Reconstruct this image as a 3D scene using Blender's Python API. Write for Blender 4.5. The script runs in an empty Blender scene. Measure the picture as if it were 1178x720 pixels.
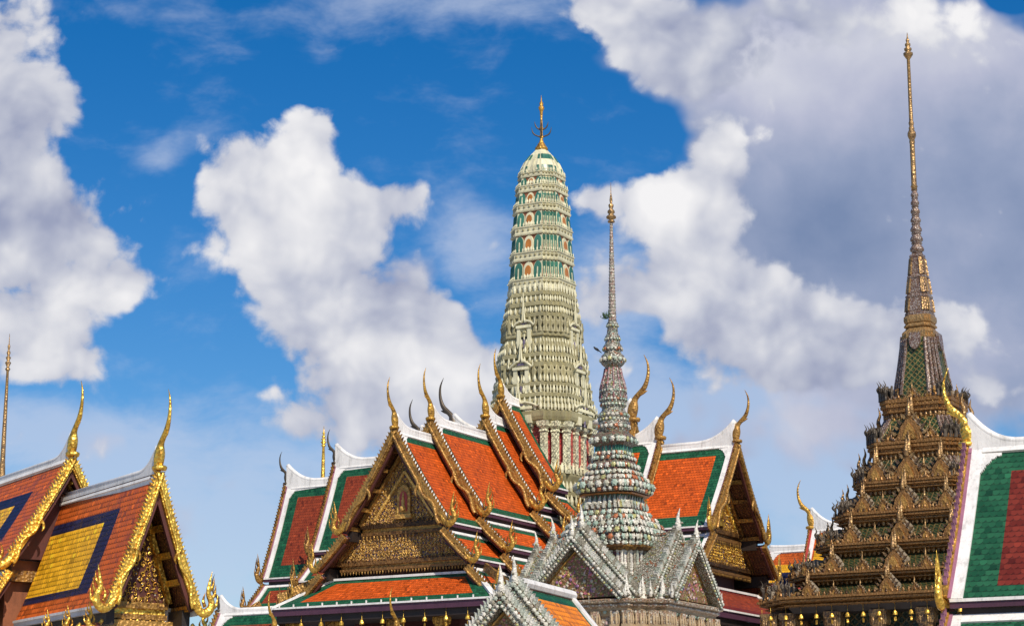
import bpy, math, random
import numpy as np
from math import radians as R, sin, cos, pi, sqrt, exp
from mathutils import Matrix, Vector
rnd = random.Random(7)
scene = bpy.context.scene
COL = scene.collection

# ------------------------------------------------------------------ camera
FPX, PCX, PCY = 2400.0, 589.0, 360.0            # focal length and centre in photo pixels
TILT = math.atan(560 / FPX)
cam_data = bpy.data.cameras.new('camera')
cam_data.sensor_width = 36.0
cam_data.lens = 36.0 * FPX / 1178.0
cam_data.clip_start, cam_data.clip_end = 0.5, 6000
cam = bpy.data.objects.new('camera', cam_data)
COL.objects.link(cam)
cam.location = (0, 0, 1.6)
cam.rotation_euler = (pi / 2 + TILT, 0, 0)
scene.camera = cam

# ------------------------------------------------------------------ sun, sky, exposure
SUN_DIR = Vector((0.36, -0.93, 0)).normalized()
SUN_EL = R(44)
to_sun = Vector((SUN_DIR.x * cos(SUN_EL), SUN_DIR.y * cos(SUN_EL), sin(SUN_EL)))
sun_data = bpy.data.lights.new('sun', 'SUN')
sun_data.energy, sun_data.angle, sun_data.color = 4.7, R(0.5), (1.0, 0.90, 0.75)
sun = bpy.data.objects.new('sun', sun_data)
COL.objects.link(sun)
sun.location = to_sun * 200
sun.rotation_euler = to_sun.to_track_quat('Z', 'Y').to_euler()
vs = scene.view_settings
vs.view_transform, vs.look, vs.exposure, vs.gamma, vs.use_curve_mapping = 'Standard', 'None', 0.0, 1.0, False
SKY_STRENGTH = 0.09


def ray(px, py):
    a, b = (px - PCX) / FPX, -(py - PCY) / FPX
    return Vector((a, cos(TILT) - b * sin(TILT), sin(TILT) + b * cos(TILT)))


def at(px, py, Y):
    """photo pixel -> world point at distance Y in front of the camera"""
    r = ray(px, py)
    return Vector((0, 0, 1.6)) + r * (Y / r.y)


class NT:
    """small helper for node trees"""
    def __init__(s, tree):
        s.t = tree
        s.t.nodes.clear()

    def n(s, typ, **kw):
        nd = s.t.nodes.new(typ)
        for k, v in kw.items():
            if k.startswith('i_'):
                key = k[2:]
                key = int(key) if key.isdigit() else key.replace('_', ' ')
                if isinstance(v, bpy.types.NodeSocket):
                    s.t.links.new(v, nd.inputs[key])
                else:
                    nd.inputs[key].default_value = v
            else:
                setattr(nd, k, v)
        return nd

    def math(s, op, a, b=None, c=None, clamp=False):
        kw = {'i_0': a}
        if b is not None: kw['i_1'] = b
        if c is not None: kw['i_2'] = c
        nd = s.n('ShaderNodeMath', operation=op, **kw)
        nd.use_clamp = clamp
        return nd.outputs[0]

    def vec(s, op, a, b=None, c=None):
        kw = {'i_0': a}
        if b is not None: kw['i_1'] = b
        if c is not None: kw['i_2'] = c
        nd = s.n('ShaderNodeVectorMath', operation=op, **kw)
        return nd.outputs['Value'] if op in ('DOT_PRODUCT', 'LENGTH') else nd.outputs[0]

    def ramp(s, fac, stops, interp='LINEAR'):
        nd = s.n('ShaderNodeValToRGB', i_0=fac)
        cr = nd.color_ramp
        cr.interpolation = interp
        while len(cr.elements) < len(stops): cr.elements.new(0.5)
        for e, (p, c) in zip(cr.elements, stops):
            e.position = p
            e.color = (*c, 1) if len(c) == 3 else c
        return nd.outputs[0]

    def mix(s, fac, a, b, blend='MIX'):
        nd = s.n('ShaderNodeMix', data_type='RGBA', blend_type=blend)
        for i, v in ((0, fac), (6, a), (7, b)):
            if isinstance(v, bpy.types.NodeSocket): s.t.links.new(v, nd.inputs[i])
            else: nd.inputs[i].default_value = v if i == 0 else ((*v, 1) if len(v) == 3 else v)
        return nd.outputs[2]

    def smooth(s, x, lo, hi, a=0.0, b=1.0):
        nd = s.n('ShaderNodeMapRange', interpolation_type='SMOOTHSTEP', i_0=x, i_1=lo, i_2=hi, i_3=a, i_4=b)
        return nd.outputs[0]

    def link(s, a, b):
        s.t.links.new(a, b)


def build_sky():
    w = bpy.data.worlds.new('World')
    scene.world = w
    w.use_nodes = True
    t = NT(w.node_tree)
    sky = t.n('ShaderNodeTexSky', sky_type='NISHITA', sun_disc=False)
    sky.sun_elevation = SUN_EL
    sky.sun_rotation = math.atan2(SUN_DIR.x, SUN_DIR.y)
    sky.air_density, sky.dust_density, sky.ozone_density = 1.0, 0.3, 3.0
    hs = t.n('ShaderNodeHueSaturation', i_Saturation=1.46, i_Value=1.15, i_Color=sky.outputs[0], i_Hue=0.507)
    d = t.n('ShaderNodeTexCoord').outputs['Generated']
    sx = t.n('ShaderNodeSeparateXYZ', i_0=d)
    ay = t.math('MAXIMUM', t.math('ABSOLUTE', sx.outputs[1]), 0.05)
    K = 10.0                                    # cloud plane: direction slopes times ten
    q = t.n('ShaderNodeCombineXYZ', i_0=t.math('MULTIPLY', t.math('DIVIDE', sx.outputs[0], ay), K),
            i_1=t.math('MULTIPLY', t.math('DIVIDE', sx.outputs[2], ay), K)).outputs[0]
    # domain warp
    wn = t.n('ShaderNodeTexNoise', noise_dimensions='2D', i_Vector=q, i_Scale=1.6, i_Detail=2.0, i_Roughness=0.55).outputs['Color']
    warp = t.vec('SCALE', t.vec('SUBTRACT', wn, (0.5, 0.5, 0.5)))
    warp.node.inputs['Scale'].default_value = 0.17
    qw = t.vec('ADD', q, warp)

    def blobs(lst, src):
        tot = None
        for (px, py, rx, ry, amp) in lst:
            r = ray(px, py)
            cx, cy = r.x / r.y * K, r.z / r.y * K
            k = FPX / K * 1.0
            v = t.vec('MULTIPLY', t.vec('SUBTRACT', src, (cx, cy, 0)), (k / rx, k / ry, 0))
            e = t.math('POWER', 0.3679, t.vec('DOT_PRODUCT', v, v))
            tot = t.math('MULTIPLY', e, amp) if tot is None else t.math('MULTIPLY_ADD', e, amp, tot)
        return tot

    def puffs(src, det, vdet):
        f1 = t.n('ShaderNodeTexNoise', noise_dimensions='2D', i_Vector=src, i_Scale=2.6, i_Detail=det, i_Roughness=0.63).outputs[0]
        v1 = t.n('ShaderNodeTexVoronoi', voronoi_dimensions='2D', feature='SMOOTH_F1', i_Vector=src, i_Scale=3.2, i_Smoothness=0.5,
                 i_Detail=vdet, i_Roughness=0.5, i_Lacunarity=2.3).outputs['Distance']
        a = t.math('MULTIPLY_ADD', t.math('SUBTRACT', f1, 0.5), 1.25, 0.0)
        return t.math('MULTIPLY_ADD', t.math('SUBTRACT', 0.42, v1), 0.80, a)

    n0 = puffs(qw, 7.0, 2.0)
    s0 = puffs(qw, 3.0, 1.0)
    n1 = puffs(t.vec('ADD', qw, (-0.13, 0.15, 0)), 3.0, 1.0)
    base = blobs(CLOUD_MASS, q)
    dens = t.math('MULTIPLY_ADD', base, 1.15, t.math('ADD', n0, 0.22))
    alpha = t.smooth(dens, 0.40, 0.86)
    # light: relief from the puffs, brighter rims, and greyer bellies
    relief = t.math('SUBTRACT', s0, n1)
    lit = t.math('ADD', blobs(CLOUD_LIGHT, qw), 0.52)
    lit = t.math('MULTIPLY_ADD', relief, 0.24, lit)
    lit = t.math('MULTIPLY_ADD', n0, 0.22, lit)
    soft = t.n('ShaderNodeTexNoise', noise_dimensions='2D', i_Vector=qw, i_Scale=1.7, i_Detail=5.0, i_Roughness=0.5).outputs[0]
    lit = t.math('MULTIPLY_ADD', t.math('SUBTRACT', soft, 0.5), 0.22, lit)
    ccol = t.ramp(lit, [(0.0, (0.22, 0.26, 0.42)), (0.25, (0.34, 0.375, 0.52)), (0.5, (0.53, 0.555, 0.655)),
                        (0.75, (0.74, 0.745, 0.79)), (1.0, (0.91, 0.90, 0.91))])
    cs = t.vec('SCALE', ccol)
    cs.node.inputs['Scale'].default_value = 1.0 / SKY_STRENGTH
    # thin veil
    vn = t.n('ShaderNodeTexNoise', noise_dimensions='2D', i_Vector=t.vec('MULTIPLY', qw, (0.8, 1.5, 1)), i_Scale=2.0, i_Detail=5.0, i_Roughness=0.6).outputs[0]
    veil = t.math('ADD', blobs(CLOUD_VEIL, q), t.math('MULTIPLY', t.math('SUBTRACT', vn, 0.5), 1.5))
    va = t.math('MULTIPLY', t.smooth(veil, 0.04, 1.0), 0.62)
    veilc = tuple(c / SKY_STRENGTH for c in (0.58, 0.65, 0.80))
    c1 = t.mix(va, hs.outputs[0], veilc)
    # the broad shaded bank behind the bright billows
    bk = t.math('MULTIPLY_ADD', s0, 0.55, blobs(CLOUD_BACK, q))
    ba = t.smooth(bk, 0.22, 0.72)
    bl = t.math('MULTIPLY_ADD', t.math('SUBTRACT', soft, 0.5), 0.75, t.math('ADD', blobs(CLOUD_BACKLIGHT, q), 0.30))
    bcol = t.vec('SCALE', t.ramp(bl, [(0.0, (0.20, 0.265, 0.43)), (0.3, (0.315, 0.37, 0.53)), (0.6, (0.50, 0.52, 0.655)), (1.0, (0.74, 0.745, 0.80))]))
    bcol.node.inputs['Scale'].default_value = 1.0 / SKY_STRENGTH
    c1 = t.mix(t.math('MULTIPLY', ba, 0.96), c1, bcol)
    c2 = t.mix(alpha, c1, cs)
    w.cycles.sampling_method = 'MANUAL'
    w.cycles.sample_map_resolution = 256
    bg = t.n('ShaderNodeBackground', i_Color=c2, i_Strength=SKY_STRENGTH)
    out = t.n('ShaderNodeOutputWorld')
    t.link(bg.outputs[0], out.inputs[0])


CLOUD_MASS = [
    (15, 30, 62, 50, .9), (0, 140, 95, 80, 1.0), (45, 120, 40, 40, .4), (60, 262, 80, 55, .9), (140, 325, 52, 36, .85), (30, 380, 88, 62, .95),
    (0, 270, 90, 80, .6), (85, 410, 40, 36, .4),
    (365, 155, 52, 40, .8), (285, 172, 50, 42, .8), (290, 255, 80, 62, 1.0), (390, 245, 90, 56, .85), (465, 225, 40, 34, .6), (330, 200, 60, 60, .4),
    (350, 340, 80, 66, 1.0), (470, 345, 60, 46, .5), (430, 410, 95, 64, .95), (540, 450, 85, 62, .85), (390, 470, 70, 50, .6), (490, 500, 100, 50, .6),
    (680, 10, 60, 40, .8), (740, 60, 70, 60, .75), (800, 110, 60, 60, .6), (840, 50, 120, 60, .6), (930, 20, 120, 40, .45), (1070, 10, 70, 40, .7), (1110, 50, 50, 40, .4),
    (830, 190, 50, 62, .85), (755, 228, 68, 44, .95), (690, 232, 40, 26, .5), (800, 300, 75, 70, .95),
    (715, 340, 70, 60, .7), (870, 350, 75, 50, .85), (940, 395, 80, 48, .85), (1030, 385, 60, 40, .7), (1100, 370, 50, 40, .75), (820, 400, 120, 50, .6), (960, 440, 140, 34, .5), (1130, 440, 70, 40, .5),
    (460, 370, 60, 44, .5), (520, 400, 40, 40, .4), (362, 205, 16, 22, -.55), (360, 240, 16, 12, -.45),
    (105, 498, 75, 34, .4), (560, 285, 44, 36, .5), (182, 186, 18, 13, .4),
    (755, 140, 60, 34, -.55), (640, 120, 90, 90, -.5), (170, 90, 60, 100, -.5), (215, 400, 70, 60, -.5), (560, 190, 50, 80, -.5), (560, 130, 130, 80, -.4),
    (720, 168, 50, 22, -.4), (860, 540, 120, 60, -.2), (300, 80, 120, 30, -.4), (200, 230, 20, 60, -.4), (1165, 0, 30, 14, -.5), (745, 372, 26, 14, -.6), (775, 445, 30, 30, -.5), (520, 320, 30, 40, -.3),
]
CLOUD_BACK = [
    (830, 70, 120, 80, .8), (950, 90, 150, 120, 1.0), (1090, 130, 170, 170, 1.1), (970, 260, 140, 120, 1.1), (1150, 330, 120, 150, 1.1), (850, 200, 70, 70, .7),
    (1040, 420, 150, 60, .6), (860, 330, 110, 90, .8), (740, 40, 60, 50, .5), (60, 220, 70, 60, .3), (450, 330, 60, 40, .5), (470, 310, 40, 40, .3),
    (1165, 0, 24, 12, -1.2), (720, 150, 60, 40, -.6), (890, 500, 150, 50, .42), (780, 540, 60, 50, .3), (100, 503, 95, 34, .52), (260, 600, 150, 70, .36), (380, 500, 80, 60, .3), (1000, 470, 120, 60, .45),
]
CLOUD_BACKLIGHT = [
    (900, 60, 140, 80, .38), (1060, 40, 120, 60, .40), (1120, 140, 80, 80, .16), (800, 60, 90, 70, .35), (930, 130, 90, 60, .18), (930, 290, 90, 60, -.28), (1000, 250, 120, 70, -.14),
    (1130, 230, 90, 60, -.10), (1140, 420, 120, 80, .15), (880, 420, 120, 60, .2), (890, 510, 180, 60, .3), (100, 500, 130, 60, .42), (260, 610, 200, 80, .36), (400, 500, 100, 60, .3), (60, 220, 80, 60, .25), (450, 330, 80, 50, .35),
]
CLOUD_LIGHT = [
    (30, 30, 60, 50, .22), (20, 190, 90, 70, -.05), (130, 335, 70, 40, .22), (30, 390, 80, 50, .24), (60, 260, 60, 50, -.03),
    (330, 170, 90, 60, .40), (270, 270, 60, 60, .34), (380, 260, 70, 50, .2), (380, 340, 70, 50, .2), (440, 420, 90, 60, .2), (540, 440, 60, 50, .22),
    (475, 320, 50, 60, -.1), (400, 310, 40, 40, -.12),
    (745, 230, 70, 45, .4), (850, 150, 45, 50, .24), (690, 30, 60, 60, .2), (1090, 20, 70, 40, .35), (830, 60, 60, 50, .1),
    (860, 60, 120, 60, -.10), (960, 420, 120, 40, -.06), (1060, 10, 80, 40, .2),
    (1100, 365, 60, 40, .18), (980, 385, 90, 30, .06), (800, 290, 70, 60, .18), (700, 420, 100, 70, .06), (760, 370, 90, 60, .05),
]
CLOUD_VEIL = [
    (520, 5, 150, 30, .8), (370, 60, 30, 30, .3), (120, 510, 160, 50, .6), (250, 640, 300, 110, .75), (50, 490, 120, 40, .5),
    (420, 560, 200, 80, .6), (550, 290, 60, 70, .8), (770, 480, 90, 40, .4), (870, 470, 120, 60, .7), (960, 500, 160, 70, .8), (930, 600, 140, 80, .7), (640, 440, 60, 60, .6), (720, 360, 60, 120, .7), (1000, 470, 160, 60, .6),
    (640, 330, 40, 60, .4), (180, 185, 30, 20, .5), (160, 15, 120, 24, .5), (100, 620, 160, 80, .4),
]
build_sky()

# ------------------------------------------------------------------ materials
MATS = {}


def new_mat(name):
    m = bpy.data.materials.new(name)
    m.use_nodes = True
    t = NT(m.node_tree)
    p = t.n('ShaderNodeBsdfPrincipled')
    o = t.n('ShaderNodeOutputMaterial')
    t.link(p.outputs[0], o.inputs[0])
    MATS[name] = m
    return t, p


def obj_co(t, scale=1.0):
    c = t.n('ShaderNodeTexCoord').outputs['Object']
    return c if scale == 1.0 else t.vec('MULTIPLY', c, (scale,) * 3)


def put(t, p, name, v):
    if isinstance(v, bpy.types.NodeSocket): t.link(v, p.inputs[name])
    else: p.inputs[name].default_value = (*v, 1) if isinstance(v, tuple) and len(v) == 3 else v


def bump(t, p, h, strength=0.5, dist=0.03):
    b = t.n('ShaderNodeBump', i_Strength=strength, i_Distance=dist, i_Height=h)
    t.link(b.outputs[0], p.inputs['Normal'])


def sc(c, k):
    return tuple(min(1, v * k) for v in c)


def plain(name, col, rough=0.7, var=0.18, metal=0.0, nscale=1.2, bumpk=0.25, grain=14.0, island=0.0, streak=0.0):
    """painted or bare surface: large patches of weathering, fine grain, streaks of dirt"""
    t, p = new_mat(name)
    co = obj_co(t)
    n1 = t.n('ShaderNodeTexNoise', i_Vector=co, i_Scale=nscale, i_Detail=5.0, i_Roughness=0.6).outputs[0]
    st = t.n('ShaderNodeTexNoise', i_Vector=t.vec('MULTIPLY', co, (3.0, 3.0, 0.35)), i_Scale=1.6, i_Detail=4.0, i_Roughness=0.65).outputs[0]
    n2 = t.n('ShaderNodeTexNoise', i_Vector=co, i_Scale=grain, i_Detail=4.0, i_Roughness=0.6).outputs[0]
    f = t.math('ADD', t.math('MULTIPLY', n1, 0.45), t.math('ADD', t.math('MULTIPLY', st, 0.35), t.math('MULTIPLY', n2, 0.2)))
    c = t.ramp(f, [(0.30, sc(col, 1 - 2.2 * var)), (0.52, col), (0.72, sc(col, 1 + var))])
    if streak:
        s2 = t.n('ShaderNodeTexNoise', i_Vector=t.vec('MULTIPLY', co, (2.2, 2.2, 0.5)), i_Scale=2.3, i_Detail=6.0, i_Roughness=0.7).outputs[0]
        c = t.mix(t.math('MULTIPLY', t.smooth(s2, 0.50, 0.68), streak), c, (0.16, 0.15, 0.13))
    if island:
        rp = t.n('ShaderNodeNewGeometry').outputs['Random Per Island']
        c = t.mix(1.0, c, t.ramp(rp, [(0, (1 - island,) * 3), (1, (1, 1, 1))]), 'MULTIPLY')
    put(t, p, 'Base Color', c)
    put(t, p, 'Roughness', rough)
    put(t, p, 'Metallic', metal)
    bump(t, p, n2, bumpk, 0.02)


def gold(name, col, dark, rough=0.34, metal=0.85, scale=6.0, cells=9.0, island=0.45):
    """gilt over glass mosaic: worn patches and glinting facets"""
    t, p = new_mat(name)
    co = obj_co(t)
    n = t.n('ShaderNodeTexNoise', i_Vector=co, i_Scale=scale * 0.35, i_Detail=6.0, i_Roughness=0.65).outputs[0]
    v = t.n('ShaderNodeTexVoronoi', i_Vector=co, i_Scale=cells)
    rp = t.n('ShaderNodeNewGeometry').outputs['Random Per Island']
    f = t.math('ADD', t.math('MULTIPLY_ADD', n, 0.9, -0.1), t.math('MULTIPLY', t.n('ShaderNodeSeparateColor', i_0=v.outputs['Color']).outputs[0], 0.3))
    f = t.math('MULTIPLY_ADD', t.math('SUBTRACT', rp, 0.5), island, f)
    put(t, p, 'Base Color', t.ramp(f, [(0.28, dark), (0.55, col), (0.85, sc(col, 1.25))]))
    put(t, p, 'Metallic', metal)
    put(t, p, 'Roughness', t.math('MULTIPLY_ADD', n, 0.3, rough - 0.12))
    h = t.math('ADD', v.outputs['Distance'], t.math('MULTIPLY', n, 0.5))
    bump(t, p, h, 0.8, 0.045)


def tiles(name, col, row=0.19, wid=0.17, rough=0.42, var=0.25, dirt=0.3):
    """glazed fish-scale roof tiles laid in courses; UV = metres along the ridge, metres down the slope"""
    t, p = new_mat(name)
    uv = t.n('ShaderNodeUVMap', uv_map='UVMap').outputs[0]
    s = t.n('ShaderNodeSeparateXYZ', i_0=uv)
    v = t.math('DIVIDE', s.outputs[1], row)
    k = t.math('FLOOR', v)
    fv = t.math('SUBTRACT', v, k)
    u = t.math('ADD', t.math('DIVIDE', s.outputs[0], wid), t.math('MULTIPLY', t.math('MODULO', k, 2.0), 0.5))
    ku = t.math('FLOOR', u)
    fu = t.math('SUBTRACT', t.math('SUBTRACT', u, ku), 0.5)
    wn = t.n('ShaderNodeTexWhiteNoise', noise_dimensions='2D', i_Vector=t.n('ShaderNodeCombineXYZ', i_0=ku, i_1=k).outputs[0]).outputs['Value']
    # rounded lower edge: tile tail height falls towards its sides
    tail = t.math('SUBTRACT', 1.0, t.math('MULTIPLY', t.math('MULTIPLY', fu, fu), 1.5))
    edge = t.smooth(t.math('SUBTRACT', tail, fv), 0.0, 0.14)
    n = t.n('ShaderNodeTexNoise', i_Vector=obj_co(t), i_Scale=0.7, i_Detail=5.0, i_Roughness=0.65).outputs[0]
    st = t.n('ShaderNodeTexNoise', i_Vector=t.vec('MULTIPLY', uv, (2.4, 0.25, 1)), i_Scale=1.0, i_Detail=4.0, i_Roughness=0.6).outputs[0]
    c = t.ramp(wn, [(0.0, sc(col, 0.45)), (0.045, sc(col, 1 - var)), (0.5, col), (0.95, sc(col, 1 + var * 0.7)), (1.0, sc(col, 1.6))])
    c = t.mix(t.math('MULTIPLY', t.math('SUBTRACT', 1.0, edge), 0.55), c, sc(col, 0.25))  # shade in the gap at each tile tail, mixed into the colour
    d = t.smooth(t.math('ADD', t.math('MULTIPLY', n, 0.6), t.math('MULTIPLY', st, 0.4)), 0.42, 0.72)
    c = t.mix(t.math('MULTIPLY', d, dirt), c, sc(col, 0.42))
    put(t, p, 'Base Color', c)
    put(t, p, 'Roughness', t.math('MULTIPLY_ADD', wn, 0.25, rough))
    h = t.math('MULTIPLY', t.math('ADD', t.math('MULTIPLY', fv, 0.6), t.math('MULTIPLY', wn, 0.5)), edge)
    bump(t, p, h, 0.9, 0.06)
    p.inputs['Specular IOR Level'].default_value = 0.35


def mosaic(name, palette, cell=0.08, rough=0.3, metal=0.0, ground=None, gk=0.12, bumpk=0.6, island=False):
    """glass or porcelain chips set in mortar; the colour changes chip by chip"""
    t, p = new_mat(name)
    co = obj_co(t)
    v = t.n('ShaderNodeTexVoronoi', i_Vector=co, i_Scale=1.0 / cell)
    if island:
        f = t.n('ShaderNodeNewGeometry').outputs['Random Per Island']
    else:
        f = t.n('ShaderNodeSeparateColor', i_0=v.outputs['Color']).outputs[0]
    k = len(palette)
    c = t.ramp(f, [(i / k, q) for i, q in enumerate(palette)], 'CONSTANT')
    g2 = t.n('ShaderNodeTexNoise', i_Vector=co, i_Scale=1.5, i_Detail=5.0, i_Roughness=0.65).outputs[0]
    c = t.mix(t.smooth(g2, 0.45, 0.75, 0.0, 0.45), c, (0.09, 0.085, 0.07))
    if ground is not None:
        e = t.n('ShaderNodeTexVoronoi', feature='DISTANCE_TO_EDGE', i_Vector=co, i_Scale=1.0 / cell).outputs['Distance']
        c = t.mix(t.smooth(e, gk * 0.5, gk, 1.0, 0.0), c, ground)
    put(t, p, 'Base Color', c)
    put(t, p, 'Roughness', rough)
    put(t, p, 'Metallic', metal)
    bump(t, p, v.outputs['Distance'], bumpk, 0.04)


def lattice(name, base, line, size=0.32, lw=0.13, rough=0.35, metal=0.2, spot=None):
    """diagonal lattice of gilt lines over coloured glass"""
    t, p = new_mat(name)
    s = t.n('ShaderNodeSeparateXYZ', i_0=obj_co(t))
    h = t.math('ADD', s.outputs[0], s.outputs[1])
    a = t.math('DIVIDE', t.math('ADD', h, s.outputs[2]), size)
    b = t.math('DIVIDE', t.math('SUBTRACT', h, s.outputs[2]), size)
    fa = t.math('ABSOLUTE', t.math('SUBTRACT', t.math('FRACT', a), 0.5))
    fb = t.math('ABSOLUTE', t.math('SUBTRACT', t.math('FRACT', b), 0.5))
    m = t.smooth(t.math('MAXIMUM', fa, fb), 0.5 - lw, 0.5 - lw * 0.6)
    v = t.n('ShaderNodeTexVoronoi', i_Vector=obj_co(t), i_Scale=11.0)
    r = t.n('ShaderNodeSeparateColor', i_0=v.outputs['Color']).outputs[0]
    cb = t.ramp(r, [(0.1, sc(base, 0.45)), (0.5, base), (0.9, sc(base, 1.6))])
    if spot is not None:
        c0 = t.smooth(t.math('MAXIMUM', t.math('SUBTRACT', 0.5, fa), t.math('SUBTRACT', 0.5, fb)), 0.62, 0.58)
        c0 = t.smooth(t.math('ADD', fa, fb), 0.16, 0.10)
        cb = t.mix(c0, cb, spot)
    c = t.mix(m, cb, t.ramp(r, [(0.0, sc(line, 0.5)), (1.0, sc(line, 1.2))]))
    put(t, p, 'Base Color', c)
    put(t, p, 'Roughness', rough)
    put(t, p, 'Metallic', metal)
    bump(t, p, t.math('ADD', m, v.outputs['Distance']), 0.5, 0.04)


plain('white plaster', (0.80, 0.78, 0.75), 0.65, 0.15, nscale=0.9, streak=0.36)
plain('worn plaster', (0.66, 0.65, 0.63), 0.7, 0.16)
plain('purple paint', (0.075, 0.026, 0.05), 0.55, 0.2)
plain('mauve paint', (0.33, 0.14, 0.22), 0.55, 0.2)
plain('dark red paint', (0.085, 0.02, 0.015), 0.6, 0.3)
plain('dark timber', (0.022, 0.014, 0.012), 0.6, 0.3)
plain('red panel', (0.42, 0.055, 0.045), 0.5, 0.2)
plain('shaded stone', (0.41, 0.37, 0.20), 0.6, 0.22, island=0.25, nscale=0.8, streak=0.35)  # cream stone darkened: shadow of the tower's recesses put into the colour
plain('pale stone', (0.78, 0.74, 0.50), 0.55, 0.2, island=0.24, nscale=0.8, streak=0.32)
plain('grey stone', (0.25, 0.20, 0.14), 0.7, 0.25)
plain('tan stone', (0.46, 0.34, 0.20), 0.7, 0.25, island=0.15)
plain('pink stone', (0.66, 0.52, 0.40), 0.65, 0.18)
plain('teal glaze', (0.06, 0.205, 0.145), 0.3, 0.3, island=0.4)
plain('orange glaze', (0.48, 0.18, 0.035), 0.35, 0.25, island=0.25)
plain('brick red', (0.26, 0.085, 0.035), 0.6, 0.25)
plain('doorway shade', (0.012, 0.014, 0.02), 0.8, 0.3)  # shade inside the tower's door openings, painted near black
plain('lilac paint', (0.17, 0.14, 0.22), 0.5, 0.3)
plain('paving', (0.42, 0.39, 0.34), 0.85, 0.2)
plain('bird feathers', (0.02, 0.02, 0.022), 0.7, 0.3)
plain('weed leaf', (0.05, 0.11, 0.03), 0.6, 0.3, island=0.4)
plain('dark bronze', (0.11, 0.085, 0.06), 0.5, 0.3, metal=0.4, island=0.4)
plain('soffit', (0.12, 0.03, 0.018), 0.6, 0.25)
gold('bright gold', (0.83, 0.52, 0.09), (0.42, 0.20, 0.03), 0.34, 0.75)
gold('gold', (0.52, 0.29, 0.05), (0.20, 0.10, 0.02), 0.4, 0.5)
gold('old gold', (0.40, 0.22, 0.055), (0.13, 0.06, 0.02), 0.44, 0.45)
gold('carved gold', (0.74, 0.46, 0.12), (0.40, 0.21, 0.05), 0.45, 0.15)
gold('brown gilt', (0.25, 0.125, 0.04), (0.065, 0.032, 0.013), 0.42, 0.5, island=0.6)
gold('spire gilt', (0.36, 0.22, 0.09), (0.13, 0.08, 0.05), 0.38, 0.55)
tiles('orange tile', (0.56, 0.085, 0.006), dirt=0.25)
tiles('red tile', (0.27, 0.042, 0.012))
tiles('maroon tile', (0.17, 0.018, 0.008), row=0.19, wid=0.19, var=.3)
tiles('green tile', (0.010, 0.095, 0.042), row=0.19, wid=0.19, var=.3)
tiles('rust tile', (0.56, 0.105, 0.012), row=0.2, wid=0.2)
tiles('yellow tile', (0.86, 0.43, 0.014), row=0.2, wid=0.2, var=0.25)
tiles('navy tile', (0.012, 0.012, 0.05), row=0.2, wid=0.2)
tiles('amber tile', (0.80, 0.23, 0.012), dirt=0.15, var=0.2)
PORC = [(0.62, 0.60, 0.50), (0.46, 0.52, 0.42), (0.66, 0.63, 0.54), (0.38, 0.48, 0.39), (0.58, 0.55, 0.46), (0.27, 0.36, 0.28), (0.66, 0.61, 0.50),
        (0.52, 0.56, 0.47), (0.62, 0.59, 0.50), (0.46, 0.44, 0.34), (0.45, 0.15, 0.06), (0.44, 0.42, 0.17)]
mosaic('porcelain', [sc(c, .72) for c in PORC], 0.07, 0.35, ground=(0.08, 0.06, 0.04), gk=0.16)
mosaic('porcelain flower', PORC, 0.07, 0.22, island=True)
mosaic('white porcelain', [(0.66, 0.64, 0.55), (0.54, 0.56, 0.47), (0.70, 0.67, 0.59), (0.42, 0.45, 0.37), (0.33, 0.30, 0.23)], 0.06, 0.3, island=True)
mosaic('mixed porcelain', [(0.17, 0.14, 0.10), (0.26, 0.15, 0.10), (0.30, 0.30, 0.22), (0.15, 0.10, 0.06), (0.20, 0.24, 0.17), (0.24, 0.10, 0.08)], 0.07, 0.4,
       ground=(0.10, 0.07, 0.05))
mosaic('rose porcelain', [(0.42, 0.16, 0.19), (0.55, 0.36, 0.36), (0.33, 0.10, 0.12), (0.55, 0.50, 0.46)], 0.05, 0.3, ground=(0.16, 0.09, 0.08))
mosaic('floral panel', [(0.19, 0.11, 0.05), (0.26, 0.16, 0.05), (0.25, 0.17, 0.08), (0.45, 0.15, 0.16), (0.28, 0.27, 0.12), (0.40, 0.28, 0.12)], 0.075, 0.4,
       ground=(0.16, 0.09, 0.035))
mosaic('blossom', [(0.55, 0.16, 0.22), (0.60, 0.42, 0.40), (0.30, 0.34, 0.14), (0.45, 0.30, 0.08), (0.30, 0.14, 0.30), (0.55, 0.50, 0.40)], 0.05, 0.35, island=True)
mosaic('blue mosaic', [(0.05, 0.035, 0.14), (0.42, 0.24, 0.06), (0.34, 0.17, 0.05), (0.06, 0.05, 0.16), (0.50, 0.31, 0.09), (0.30, 0.13, 0.05)], 0.08, 0.4, ground=(0.20, 0.105, 0.035))
mosaic('green glass', [(0.03, 0.075, 0.035), (0.05, 0.10, 0.05), (0.02, 0.05, 0.03), (0.10, 0.09, 0.03)], 0.07, 0.25, metal=0.25, ground=(0.07, 0.05, 0.02))
mosaic('spire chips', [(0.42, 0.37, 0.30), (0.55, 0.50, 0.42), (0.30, 0.19, 0.15), (0.38, 0.40, 0.31), (0.48, 0.36, 0.31)], 0.07, 0.3, ground=(0.16, 0.12, 0.09))
mosaic('base mosaic', [(0.50, 0.39, 0.26), (0.62, 0.53, 0.42), (0.42, 0.27, 0.16), (0.56, 0.48, 0.38), (0.47, 0.30, 0.22), (0.62, 0.58, 0.48)], 0.085, 0.45, ground=(0.22, 0.15, 0.09))
mosaic('spire mosaic', [(0.28, 0.18, 0.14), (0.42, 0.34, 0.30), (0.18, 0.09, 0.07), (0.30, 0.20, 0.12), (0.48, 0.42, 0.38)], 0.06, 0.3, metal=0.2,
       ground=(0.10, 0.06, 0.04))
lattice('green lattice', (0.03, 0.06, 0.02), (0.24, 0.17, 0.05))
lattice('slope lattice', (0.025, 0.045, 0.02), (0.15, 0.10, 0.035), 0.3)
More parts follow.
